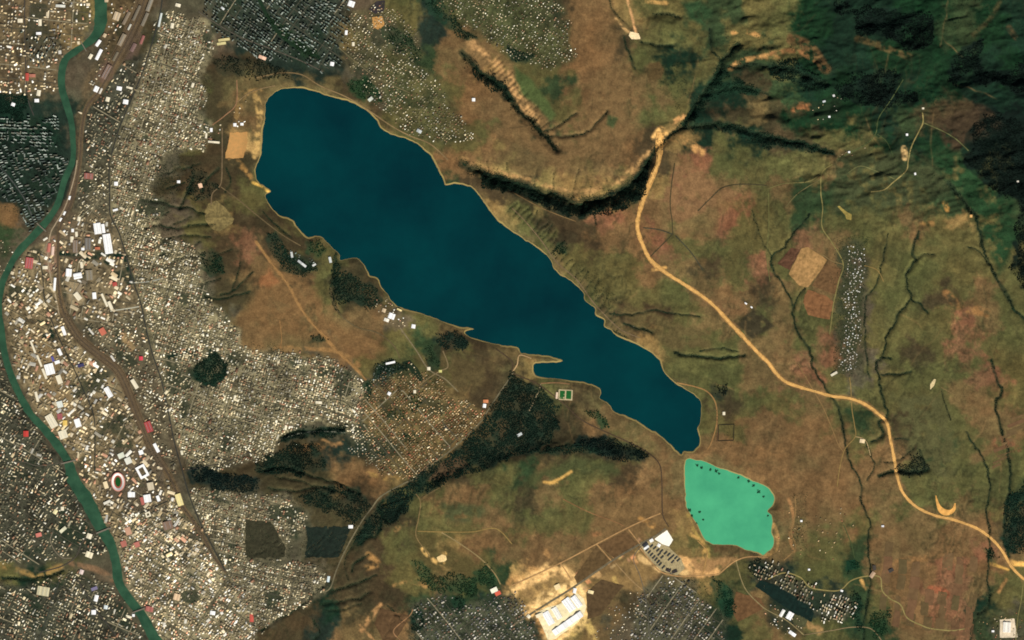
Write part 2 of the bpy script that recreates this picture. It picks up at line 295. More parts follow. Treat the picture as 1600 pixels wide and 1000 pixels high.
# drainage streaks running down the plain, drifts of dry grass, faint parcels of old fields
st_x = PX * .97 + PY * .22 + 6 * fbm(PX, PY, 40, 2, 45); st_y = PY * .97 - PX * .22
stre = fbm(st_x, st_y * .16, 5.5, 4, 46, .62); C = C * (1 + (.20 * stre * east)[..., None])
pa = math.radians(24); pu = (PX * math.cos(pa) + PY * math.sin(pa)) + 5 * fbm(PX, PY, 60, 2, 47); pv = (-PX * math.sin(pa) + PY * math.cos(pa)) + 5 * fbm(PX, PY, 60, 2, 48)
row_ = np.floor(pv / 31); cell = _tab[(np.floor(pu / 23 + row_ * .37)).astype(int) & 255, row_.astype(int) & 255] - .5
parc = east * np.clip(.5 + 1.4 * fbm(PX, PY, 150, 2, 49), 0, 1) * sstep(1.0, .3, ne * .8)
C = C * (1 + (parc * .34 * cell)[..., None] * np.array([1.0, .8, .7]))
fine = fbm(PX, PY, 4.2, 3, 53, .7); C = C * (1 + (.20 * fine)[..., None])
C = C * (1 + np.array([.13, .0, -.05]) * np.clip(m3 * 1.6, -.2, 1) + np.array([-.12, .02, -.06]) * np.clip(-m3 * 1.4, -.2, 1))
C = np.maximum(C, 0.002)
def paint(sl, mask, rgb):
    C[sl] += (lin(rgb) - C[sl]) * np.clip(mask, 0, 1)[..., None]
def paint_poly(p, rgb, soft=2.0, jag=2.0, patchy=0.0):
    sl, D = sdf(p, 12); D = D + HW[sl] * jag * 1.6
    m = sstep(soft, -soft, D)
    if patchy: m = m * np.clip(.5 + 1.6 * fbm(PX[sl], PY[sl], 10, 3, 51) + (1 - patchy), 0, 1)
    paint(sl, m, rgb)
def paint_line(s, wpx, rgb, patchy=0.0, soft=1.2):
    p = catmull(pts2(s), 4); sl, D, _, _, _ = pl_dist(p, wpx * 2 + 6); D = D + HW[sl] * wpx * .5
    m = sstep(wpx + soft, wpx * .4, D)
    if patchy: m = m * np.clip(.5 + 1.8 * fbm(PX[sl], PY[sl], 7, 3, 52) + (.6 - patchy), 0, 1)
    paint(sl, m, rgb)
for s, rgb, soft, jag, pa in [
 ("800 918 880 882 985 826 1032 803 1012 846 960 880 900 920 832 965", (138, 110, 68), 3, 2, .55), ("900 925 960 882 1000 856 1030 895 1000 925 960 915 925 935", (128, 102, 62), 4, 3, .6), ("1060 880 1100 870 1150 872 1120 897 1070 900", (150, 114, 72), 4, 3, .4),
 ("690 60 720 70 738 100 770 150 800 200 830 240 880 255 960 250 1000 180 1005 150 950 100 930 110 920 150 880 200 850 180 820 130 760 60", (112, 88, 55), 8, 6, .5),
 ("805 105 830 125 850 150 870 180 860 190 840 165 815 150 806 130", (74, 86, 46), 4, 2, 0), ("950 180 965 185 958 200 948 195", (70, 80, 46), 3, 1, 0), ("1015 100 1030 97 1038 110 1032 124 1015 126 1008 112", (84, 68, 40), 1.5, .6, 0),
 ("1065 5 1095 0 1110 20 1100 40 1075 35", (48, 72, 42), 5, 3, 0), ("1040 295 1075 250 1120 290 1150 300 1100 330 1060 350 1042 340", (122, 92, 60), 5, 3, .5), ("1100 470 1160 470 1180 500 1150 510", (116, 88, 56), 6, 3, .5),
 ("1180 480 1210 510 1175 530 1150 505", (60, 54, 36), 2, 1, .3), ("1300 245 1420 240 1480 260 1475 300 1400 330 1300 330", (60, 66, 40), 10, 5, .5), ("1465 190 1530 165 1570 200 1510 225 1490 240 1470 215", (62, 50, 34), 6, 4, .3), ("1400 150 1440 120 1480 150 1450 165 1420 175", (16, 48, 26), 8, 4, .2),
 ("1440 230 1500 240 1580 310 1590 380 1560 430 1530 360 1490 290", (34, 62, 34), 8, 4, .4), ("1395 620 1470 610 1500 700 1480 760 1420 700", (82, 80, 48), 12, 6, .4), ("950 470 1000 480 1100 520 1120 550 1050 545 990 510", (92, 80, 48), 6, 4, .4),
 ("840 735 900 712 960 725 970 740 900 745 820 760", (70, 74, 42), 8, 4, .4), ("690 785 740 790 760 800 740 815 690 815", (74, 76, 46), 6, 4, .4), ("640 830 690 840 740 880 735 905 690 900 650 870", (84, 74, 42), 6, 4, .3), ("940 780 1010 775 1040 790 1060 820 1040 850 980 870 930 900 890 905", (110, 86, 53), 8, 4, .5),
 ("425 395 470 430 500 470 520 500 560 520 600 545 560 550 480 530 420 520 380 500 400 450", (112, 85, 52), 10, 5, .4), ("420 420 435 440 420 450 400 445", (130, 88, 54), 5, 3, .5), ("1308 382 1350 378 1348 582 1306 584", (62, 64, 42), 9, 7, .4), ("640 555 700 550 780 580 730 620 690 600", (84, 72, 44), 8, 4, .4), ("660 545 690 535 688 575 672 585", (44, 52, 32), 2, 1, .2)]:
    paint_poly(pts2(s), rgb, soft, jag, pa)
# bare badland walls of the ravines, bright soil
for s, wd, rgb, pa in [
 ("736 66 754 82 775 100 794 122 806 142 822 170 838 188", 8, (172, 132, 84), .4), ("722 248 770 268 820 279 870 294 908 300 950 290 982 272 1002 250 1022 230 1030 212", 5, (146, 113, 70), .4),
 ("1020 215 1034 203 1042 212 1034 226", 6, (214, 166, 98), .2), ("1050 192 1068 182", 5, (190, 140, 85), .3), ("1045 215 1075 222 1095 238", 7, (172, 128, 76), .5),
 ("980 0 988 30 994 55", 2.2, (186, 140, 92), .1), ("962 30 975 45 990 55 998 60", 2.4, (190, 150, 96), .2), ("1145 52 1165 50 1185 57", 4, (172, 128, 74), .4), ("1140 108 1160 95 1200 88 1215 90", 4.5, (164, 122, 72), .4), ("1205 85 1240 80 1265 90 1280 105", 4.5, (136, 96, 58), .4),
 ("1010 3 1040 5", 4, (180, 140, 80), .3), ("760 5 740 2", 3, (120, 90, 60), .3), ("1235 62 1265 75 1290 108", 9, (100, 76, 46), .3), ("1340 62 1380 75 1420 90", 6, (84, 72, 42), .3), ("1520 55 1545 30 1560 5", 5, (64, 62, 36), .3), ("1575 45 1585 60", 5, (66, 58, 36), .4),
 ("405 142 380 148 372 175 366 200", 6, (150, 118, 70), .5), ("400 150 406 180 402 215 398 245", 5, (176, 142, 84), .4), ("395 285 410 292 420 299", 3, (214, 170, 84), .1), ("362 245 380 262 392 278", 6, (160, 120, 66), .5),
 ("400 378 425 412 450 445 468 478 485 502 507 527 530 552 555 575 570 592", 2.2, (150, 112, 66), .2), ("430 545 480 545 530 550 560 570", 4, (140, 106, 64), .5), ("375 538 420 548 470 546", 3.5, (120, 96, 60), .5),
 ("505 690 525 696 535 690", 4.5, (140, 106, 66), .5), ("445 705 480 700 505 698", 5, (120, 88, 52), .5), ("575 740 610 748 640 742", 4, (146, 116, 64), .5), ("565 985 578 965 595 945", 4, (166, 124, 78), .2), ("562 975 575 990 585 1003", 2.5, (166, 124, 78), .2),
 ("575 868 590 880 572 888", 6, (158, 118, 68), .3), ("660 858 672 872 690 880 695 865", 3.5, (206, 164, 96), .2), ("615 915 640 910 665 915", 4, (150, 116, 68), .4), ("625 820 618 828 640 815", 4, (136, 106, 64), .4),
 ("860 755 880 745 892 737", 3, (188, 146, 78), .2), ("850 753 870 755", 2.6, (188, 146, 78), .3), ("0 882 30 892 60 900 95 885", 6, (140, 112, 64), .3), ("110 880 150 890 175 905", 5, (118, 92, 66), .2),
 ("800 925 830 905 870 890 895 905 885 925 850 945 825 960", 13, (224, 180, 116), .1), ("850 940 875 925 905 920 915 940 912 960 880 990 865 1000", 14, (226, 188, 124), .1), ("895 990 915 970 930 1000", 7, (176, 148, 86), .4),
 ("960 905 965 915", 4, (170, 140, 80), .3), ("1000 810 1020 822", 5, (170, 126, 70), .3), ("928 835 945 832", 4, (150, 105, 66), .4), ("1000 870 1030 890 1060 896 1080 890 1065 875", 5, (196, 160, 104), .2), ("1040 880 1070 875 1085 895 1110 897 1120 892", 6, (204, 156, 98), .3),
 ("1075 805 1085 830 1105 855 1108 870", 3.5, (150, 126, 66), .3), ("1080 835 1100 850 1100 870", 4, (170, 134, 74), .4), ("1190 870 1210 860 1214 840 1208 820", 3.5, (170, 132, 78), .3), ("1232 780 1240 810 1235 840 1240 860", 3, (150, 110, 68), .3),
 ("1412 232 1413 248", 4, (196, 160, 104), .1), ("1475 318 1480 328", 4, (160, 118, 60), .3), ("1440 350 1455 350", 5, (140, 106, 60), .3), ("1480 460 1500 480 1540 490", 8, (132, 96, 56), .5),
 ("1250 165 1262 168 1240 172", 5, (140, 92, 56), .4), ("1040 418 1020 422", 3, (200, 152, 86), .1), ("1545 880 1575 890", 2, (190, 146, 74), .2), ("1582 880 1600 882", 5, (222, 170, 90), .1), ("1560 925 1572 905", 2.5, (160, 118, 70), .1),
 ("1395 880 1405 876 1445 873", 5, (130, 96, 58), .4), ("1455 920 1480 925 1470 935", 6, (140, 84, 56), .4), ("1560 690 1590 700", 10, (116, 78, 52), .5), ("1346 907 1352 920", 3, (196, 150, 84), .2), ("1260 975 1280 985", 8, (150, 118, 74), .4)]:
    paint_line(s, wd, rgb, pa)
rm = (np.clip(RUN, 0, 1) * .55)[..., None]; C[:] = C * (1 - rm) + lin((52, 54, 32)) * rm
# faint cart tracks on the plains
fr = random.Random(31)
for t_ in range(120):
    x0, y0 = fr.uniform(680, 1600), fr.uniform(0, 1000); a0 = fr.choice([fr.gauss(1.75, .25), fr.gauss(1.75, .25), fr.uniform(0, 6.28)]); pts_ = [(x0, y0)]
    for q_ in range(fr.randint(3, 9)):
        a0 += fr.gauss(0, .22); x0 += 12 * math.cos(a0); y0 += 12 * math.sin(a0); pts_.append((x0, y0))
    p = catmull(np.array(pts_), 3); sl, D, _, _, _ = pl_dist(p, 4)
    if D.size == 0: continue
    light = fr.random() < .5
    paint(sl, sstep(1.7, .3, D) * fr.uniform(.15, .45) * np.clip(.7 + fbm(PX[sl], PY[sl], 14, 2, 57), 0, 1), (136, 108, 68) if light else (58, 52, 34))
sl, D, _, _, _ = pl_dist(catmull(HIGHWAY, 4), 14); D = D + HW[sl] * 4 + fbm(PX[sl], PY[sl], 7, 2, 58) * 2.5
paint(sl, sstep(4.4, 2.0, D) * .5, (140, 106, 66))
L_ = C @ np.array([.3, .6, .1]); C[:] = C * np.clip((L_ / .075), .25, 4)[..., None] ** .12
L_ = (C @ np.array([.3, .6, .1]))[..., None]; C[:] = np.maximum(L_ + (C - L_) * 1.0, .002)
for t_ in range(26):
    bx, by = fr.uniform(890, 1010), fr.uniform(0, 1); by = 918 - (bx - 890) * .62 + fr.uniform(-16, 26)
    paint_poly(quad(bx, by, fr.uniform(3, 9), fr.uniform(3, 8), -33), (fr.uniform(160, 205), fr.uniform(128, 158), 92), 1.0, .8, .3)
# scrub floor of gullies: leaf litter and dark soil under the bushes
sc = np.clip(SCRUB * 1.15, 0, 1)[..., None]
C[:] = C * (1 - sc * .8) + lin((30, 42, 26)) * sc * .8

# ------------------------------------------------------------------ materials
def attr_mat(name, attr="cover", rough=.95, n1=0, n2=0, amp=.3, spec=.15):
    m = bpy.data.materials.new(name); m.use_nodes = True; t = m.node_tree; b = t.nodes["Principled BSDF"]
    a = t.nodes.new("ShaderNodeAttribute"); a.attribute_name = attr; out = a.outputs["Color"]
    geo = t.nodes.new("ShaderNodeNewGeometry")
    for k, sc_ in enumerate((n1, n2)):
        if not sc_: continue
        n = t.nodes.new("ShaderNodeTexNoise"); n.inputs["Scale"].default_value = 1 / sc_; n.inputs["Detail"].default_value = 4; n.inputs["Roughness"].default_value = .62
        t.links.new(geo.outputs["Position"], n.inputs["Vector"])
        r = t.nodes.new("ShaderNodeMapRange"); r.inputs[1].default_value = .3; r.inputs[2].default_value = .7
        r.inputs[3].default_value = 1 - amp; r.inputs[4].default_value = 1 + amp; t.links.new(n.outputs["Fac"], r.inputs[0])
        v = t.nodes.new("ShaderNodeVectorMath"); v.operation = 'SCALE'; t.links.new(out, v.inputs[0]); t.links.new(r.outputs[0], v.inputs["Scale"]); out = v.outputs[0]
    t.links.new(out, b.inputs["Base Color"]); b.inputs["Roughness"].default_value = rough; b.inputs["Specular IOR Level"].default_value = spec
    return m
def flat_mat(name, rgb, rough=.9, n1=40, amp=.25, rgb2=None, spec=.15):
    m = bpy.data.materials.new(name); m.use_nodes = True; t = m.node_tree; b = t.nodes["Principled BSDF"]
    geo = t.nodes.new("ShaderNodeNewGeometry"); n = t.nodes.new("ShaderNodeTexNoise"); n.inputs["Scale"].default_value = 1 / n1; n.inputs["Detail"].default_value = 5; n.inputs["Roughness"].default_value = .6
    t.links.new(geo.outputs["Position"], n.inputs["Vector"])
    r = t.nodes.new("ShaderNodeValToRGB"); e = r.color_ramp.elements; c = lin(rgb); c2 = lin(rgb2) if rgb2 else None
    e[0].position = .32; e[1].position = .68
    e[0].color = (*(c * (1 - amp)), 1); e[1].color = (*((c2 if c2 is not None else c) * (1 + amp)), 1)
    t.links.new(n.outputs["Fac"], r.inputs[0]); t.links.new(r.outputs[0], b.inputs["Base Color"])
    b.inputs["Roughness"].default_value = rough; b.inputs["Specular IOR Level"].default_value = spec
    return m
def object_mat(name, dark=1.0):
    """colour set per object"""
    m = bpy.data.materials.new(name); m.use_nodes = True; t = m.node_tree; b = t.nodes["Principled BSDF"]
    o = t.nodes.new("ShaderNodeObjectInfo"); n = t.nodes.new("ShaderNodeTexNoise"); n.inputs["Scale"].default_value = .12; n.inputs["Detail"].default_value = 3
    geo = t.nodes.new("ShaderNodeNewGeometry"); t.links.new(geo.outputs["Position"], n.inputs["Vector"])
    r = t.nodes.new("ShaderNodeMapRange"); r.inputs[1].default_value = .3; r.inputs[2].default_value = .7; r.inputs[3].default_value = .82 * dark; r.inputs[4].default_value = 1.1 * dark
    t.links.new(n.outputs["Fac"], r.inputs[0]); v = t.nodes.new("ShaderNodeVectorMath"); v.operation = 'SCALE'
    t.links.new(o.outputs["Color"], v.inputs[0]); t.links.new(r.outputs[0], v.inputs["Scale"]); t.links.new(v.outputs[0], b.inputs["Base Color"])
    b.inputs["Roughness"].default_value = .8
    return m
M_TERRAIN = attr_mat("terrain_soil_and_grass", n1=24, n2=110, amp=.26)
M_MASS = attr_mat("rooftops", rough=.85, n1=12, amp=.12)
M_LEAF = attr_mat("foliage", rough=.9, n1=14, amp=.25, spec=.1)
M_ROOF = object_mat("roof_paint"); M_WALL = object_mat("wall_plaster", .8)

# ------------------------------------------------------------------ mesh building
def tag(o, label, cat=None, group=None, kind=None):
    o["label"] = label
    if cat: o["category"] = cat
    if group: o["group"] = group
    if kind: o["kind"] = kind
    return o
def mesh_np(name, verts, faces_idx, starts, mat, colors=None, domain='FACE', smooth=False):
    me = bpy.data.meshes.new(name); nv = len(verts)
    me.vertices.add(nv); me.vertices.foreach_set("co", np.ascontiguousarray(verts, np.float32).ravel())
    me.loops.add(len(faces_idx)); me.loops.foreach_set("vertex_index", np.ascontiguousarray(faces_idx, np.int32))
    me.polygons.add(len(starts)); me.polygons.foreach_set("loop_start", np.ascontiguousarray(starts, np.int32))
    me.update(calc_edges=True)
    if smooth: me.polygons.foreach_set("use_smooth", np.ones(len(starts), bool))
    if colors is not None:
        a = me.attributes.new("cover", 'FLOAT_COLOR', domain)
        cc = np.ones((len(colors), 4), np.float32); cc[:, :3] = colors; a.data.foreach_set("color", cc.ravel())
    me.materials.append(mat)
    return me
def add(name, me):
    o = bpy.data.objects.new(name, me); COL.objects.link(o); return o
def grid_mesh(name, X, Y, Z, mat, colors=None, smooth=True):
    h, w_ = X.shape; v = np.stack([X.ravel(), Y.ravel(), Z.ravel()], 1)
    idx = np.arange(h * w_).reshape(h, w_)
    f = np.stack([idx[:-1, :-1], idx[1:, :-1], idx[1:, 1:], idx[:-1, 1:]], -1).reshape(-1, 4)
    # keep the normals up
    a, b, c = v[f[0, 0]], v[f[0, 1]], v[f[0, 2]]
    if np.cross(b - a, c - b)[2] < 0: f = f[:, ::-1]
    return mesh_np(name, v, f.ravel(), np.arange(len(f)) * 4, mat, colors, 'POINT', smooth)
def ribbon(name, p, half, mat, lift=2.0, step=2.0, z=None, off=0.0, closed=False, cross=2):
    """strip draped on the ground; half width (px) scalar or array, off = sideways shift (px)"""
    q = catmull(p[:, :2], step, closed) if step else p[:, :2]
    if closed: q = np.concatenate([q, q[:1]])
    t = np.gradient(q, axis=0); t /= np.maximum(np.hypot(t[:, 0], t[:, 1]), 1e-6)[:, None]; n = np.stack([-t[:, 1], t[:, 0]], 1)
    hw = np.broadcast_to(half, (len(q),)) if np.ndim(half) == 0 else np.interp(np.linspace(0, 1, len(q)), np.linspace(0, 1, len(half)), half)
    s = np.linspace(-1, 1, cross)
    X = q[:, 0][:, None] + n[:, 0][:, None] * (off + hw[:, None] * s); Y = q[:, 1][:, None] + n[:, 1][:, None] * (off + hw[:, None] * s)
    Z = hgt(X, Y) + lift if z is None else np.full(X.shape, z)
    return add(name, grid_mesh(name, WX(X), WY(Y), Z, mat))
def patch(name, p, mat, lift=1.2, spacing=2.0, noise=0.0):
    """star shaped draped sheet inside outline p (px)"""
    pc = np.concatenate([p, p[:1]]); seg = np.hypot(*np.diff(pc, axis=0).T); L = np.concatenate([[0], np.cumsum(seg)])
    n = max(12, int(L[-1] / spacing)); s = np.linspace(0, L[-1], n + 1)
    b = np.stack([np.interp(s, L, pc[:, 0]), np.interp(s, L, pc[:, 1])], 1)
    if noise: b = b + np.stack([fbm(b[:, 0], b[:, 1], 6, 2, 61), fbm(b[:, 0], b[:, 1], 6, 2, 62)], 1) * noise
    c = p.mean(0); R = max(2, int(np.hypot(*(b - c).T).max() / spacing)); r = np.linspace(0.002, 1, R)
    X = c[0] + (b[:, 0] - c[0])[None] * r[:, None]; Y = c[1] + (b[:, 1] - c[1])[None] * r[:, None]
    return add(name, grid_mesh(name, WX(X), WY(Y), hgt(X, Y) + lift, mat))


# ================================================================== DISTRICTS
CARPET = [(196, 180, 142), (176, 160, 124), (150, 140, 110), (214, 200, 164), (172, 140, 106), (128, 122, 96), (226, 216, 186), (150, 112, 86), (160, 152, 124), (240, 232, 208), (112, 108, 86)]
BRIGHT = [(226, 208, 172), (206, 188, 150), (184, 162, 124), (250, 244, 228), (196, 146, 114), (150, 134, 106), (222, 198, 150), (168, 160, 140), (244, 236, 214)]
COOL = [(106, 120, 108), (88, 102, 92), (132, 140, 128), (76, 88, 80), (168, 176, 162), (124, 124, 106)]
SLATE = [(96, 96, 94), (118, 112, 104), (140, 132, 118), (80, 82, 78), (176, 168, 150), (126, 98, 80), (204, 196, 180)]
WARM = [(186, 148, 104), (160, 126, 90), (206, 176, 130), (170, 108, 80), (128, 114, 80), (222, 204, 164), (108, 106, 74)]
# name, outline, kind, palette, angle, spacing u, spacing v, size, density, ground, paint strength, phrase
DIST = [
 ("a", "-70 -70 148 -70 140 30 128 62 96 88 88 110 88 145 40 150 -70 150", 'h', BRIGHT, 4, 52, 48, (24, 58), .7, (104, 88, 61), .7, "in the mixed quarter west of the river's upper bend"),
 ("a", "40 55 92 58 96 84 60 100 42 98", 'a', COOL, 30, 46, 60, (13, 44), .7, (44, 50, 40), .6, "in the mixed quarter west of the river's upper bend"),
 ("b", "-70 182 90 182 92 228 -70 230", 'a', COOL, 90, 50, 40, (15, 46), .82, (20, 42, 29), .85, "in the green estate of parallel rows west of the river"),
 ("c", "-70 232 100 236 108 262 92 300 75 330 48 360 36 345 20 310 -70 270", 'a', COOL, 62, 40, 66, (15, 52), .82, (26, 42, 31), .85, "in the fan of slab blocks inside the river bend"),
 ("d", "160 0 215 0 172 90 140 150 122 178 118 240 122 165 128 140 150 105 165 60", 'h', BRIGHT, 25, 50, 48, (22, 50), .5, (106, 88, 60), .6, "between the river and the railway yard"),
 ("e", "248 20 330 30 335 75 312 120 322 150 300 178 330 190 318 235 262 240 245 262 236 300 262 322 244 352 250 372 285 378 322 402 318 425 326 462 348 492 376 520 380 545 420 552 470 556 520 566 560 584 572 615 566 650 552 680 520 664 470 662 440 680 425 706 372 726 300 745 276 690 262 640 250 595 228 500 210 437 186 362 172 330 171 250 186 200 208 150 226 105", 'h', CARPET, 17, 40, 31, (20, 50), 1.1, (122, 113, 84), .92, "in the dense hillside carpet of small roofs"),
 ("f", "115 262 168 250 170 335 150 345 128 335 112 325", 'h', CARPET, 35, 44, 42, (20, 56), .9, (92, 86, 65), .88, "between the riverside railway and the boulevard"),
 ("g", "170 105 220 90 205 150 184 200 170 248 124 252 128 195 140 170 150 160", 'h', CARPET, 28, 46, 44, (20, 60), .86, (64, 64, 50), .88, "between the riverside railway and the boulevard"),
 ("h", "96 345 128 334 170 340 184 365 206 440 220 492 150 510 106 492 93 440", 'h', BRIGHT, 10, 62, 62, (30, 88), .74, (116, 102, 75), .88, "in the works district between railway and boulevard"),
 ("i", "38 388 86 372 88 440 95 480 130 545 180 590 205 640 235 705 260 745 275 775 330 860 300 880 200 850 178 850 120 735 96 695 62 655 26 590 12 545 6 470 16 425", 'h', BRIGHT, 28, 58, 54, (28, 80), .9, (128, 112, 81), .88, "on the crowded east bank below the works"),
 ("j", "195 800 270 790 320 850 350 890 400 950 396 1060 270 1060 240 985 205 930 190 905 182 860", 'h', BRIGHT, 32, 40, 38, (22, 52), 1.1, (130, 120, 90), .9, "among the pale roofs of the lower east bank"),
 ("k", "-70 470 -8 480 0 560 18 610 52 668 98 722 108 752 150 832 165 862 120 866 60 884 -70 866", 'h', CARPET, 30, 48, 40, (20, 66), .92, (62, 63, 49), .9, "in the gridded quarter on the west bank"),
 ("l", "-70 915 60 915 110 895 170 912 196 950 226 1000 240 1060 -70 1060", 'h', CARPET, 24, 40, 46, (20, 62), .94, (62, 63, 49), .9, "in the gridded quarter south of the wooded ravine"),
 ("m", "290 772 340 762 372 772 410 776 448 772 472 795 478 822 450 850 442 872 390 878 480 884 512 898 505 925 470 950 430 972 398 990 352 890 320 830", 'h', CARPET, 12, 38, 31, (19, 46), 1.08, (110, 102, 77), .9, "in the grey-roofed quarter by the square dark fields"),
 ("n", "330 -70 520 -70 545 -10 538 60 530 105 480 112 440 92 400 86 345 55 320 0", 'a', COOL, 125, 40, 50, (15, 40), .8, (50, 58, 46), .8, "in the dark hilltop estate north of the reservoir"),
 ("h2", "140 505 222 490 230 545 244 590 256 640 266 690 280 738 264 736 246 702 232 668 218 630 204 596 188 572 160 546 128 520", 'h', CARPET, 22, 46, 46, (20, 56), .84, (92, 84, 63), .88, "between the railway yard and the boulevard"),
 ("n2", "-10 370 36 392 24 425 0 440", 'h', CARPET, 40, 40, 40, (14, 24), .3, (52, 56, 36), .3, "on the west bank"),
 ("o", "540 20 600 10 650 45 660 100 700 150 745 220 690 228 640 205 600 170 560 120 540 95", 'h', CARPET, 40, 42, 40, (15, 30), .72, (84, 80, 50), .6, "scattered above the north shore"),
 ("p", "650 -70 850 -70 890 40 902 95 860 108 800 92 745 52 700 20", 'h', CARPET, 35, 44, 42, (14, 26), .75, (66, 70, 43), .75, "in the leafy garden suburb on the northern ridge"),
 ("q", "572 600 606 580 650 575 692 596 735 628 752 646 715 690 670 728 645 748 600 742 580 705 566 660", 'h', WARM, 48, 35, 33, (15, 32), .95, (94, 80, 49), .75, "in the garden allotments above the diagonal road"),
 ("q2", "545 665 575 660 600 690 605 720 575 728 548 695", 'h', CARPET, 48, 36, 34, (15, 28), .8, (48, 54, 38), .7, "in the garden allotments above the diagonal road"),
 ("r", "1000 925 1034 896 1084 906 1092 936 1128 955 1140 1060 985 1060 990 955", 'h', SLATE, 35, 44, 40, (20, 40), .85, (80, 78, 58), .8, "in the slate-roofed estate south of the green pond"),
 ("r2", "955 940 998 925 988 1000 960 1060 925 1000", 'h', BRIGHT, 35, 46, 46, (12, 24), .35, (74, 58, 40), .3, "in the slate-roofed estate south of the green pond"),
 ("s", "1172 882 1195 876 1240 902 1285 926 1330 928 1336 955 1320 975 1285 965 1272 955 1225 930 1185 905", 'a', BRIGHT, 25, 44, 52, (15, 36), .85, (64, 64, 48), .85, "in the white-blocked estate by the long dark field"),
 ("s2", "1200 935 1225 945 1245 965 1250 985 1225 990 1195 960", 'h', BRIGHT, 30, 44, 44, (14, 30), .4, (50, 52, 36), .5, "in the white-blocked estate by the long dark field"),
 ("t", "640 945 690 925 720 950 765 930 800 926 822 958 848 1010 860 1060 640 1060 650 990", 'h', SLATE, 50, 44, 40, (19, 38), .85, (70, 72, 53), .8, "in the slate-roofed estate beside the white works"),
 ("u", "1200 830 1230 870 1280 880 1330 870 1340 800 1290 780 1240 790", 'h', WARM, 20, 80, 80, (14, 30), .34, (110, 82, 50), .05, "scattered between the green pond and the gully"),
 ("w", "580 465 612 455 632 490 640 520 612 512 592 492", 'h', BRIGHT, 30, 44, 44, (14, 30), .45, (110, 96, 66), .4, "around the white resort by the south shore"),
 ("x", "455 395 482 396 495 412 476 418 458 410", 'h', COOL, 25, 44, 44, (13, 26), .5, (26, 44, 32), .7, "by the west shore"),
 ("y", "1270 165 1310 150 1310 185 1270 190", 'h', BRIGHT, 25, 60, 60, (12, 24), .4, (40, 48, 30), .4, "in the hamlet below the wooded northern slopes"),
 ("y2", "1315 230 1340 228 1350 222 1352 232 1330 250 1312 250", 'h', BRIGHT, 25, 44, 44, (12, 24), .4, (40, 48, 30), .4, "in the hamlet below the wooded northern slopes"),
 ("z", "1520 965 1560 945 1610 950 1620 1030 1520 1030", 'h', WARM, 15, 50, 50, (12, 26), .35, (60, 66, 40), .4, "around the pale square yard by the last gully"),
 ("v1", "330 195 345 190 352 225 330 232", 'h', BRIGHT, 5, 60, 60, (20, 40), .5, (90, 84, 54), .4, "by the sandy site near the west shore"),
 ("v2", "362 165 395 155 396 200 372 205", 'h', BRIGHT, 5, 70, 70, (16, 30), .35, (96, 84, 54), .4, "by the sandy site near the west shore"),
 ("v3", "590 570 620 565 628 575 600 600 582 595", 'h', COOL, 30, 40, 40, (14, 26), .5, (22, 40, 30), .8, "in the wooded camp near the diagonal road"),
]
RIVER_POLY = np.concatenate([river_o[:, :2] + np.stack([river_o[:, 2] * .5 + 1.2, 0 * river_o[:, 2]], 1), (river_o[:, :2] - np.stack([river_o[:, 2] * .5 + 1.2, 0 * river_o[:, 2]], 1))[::-1]])

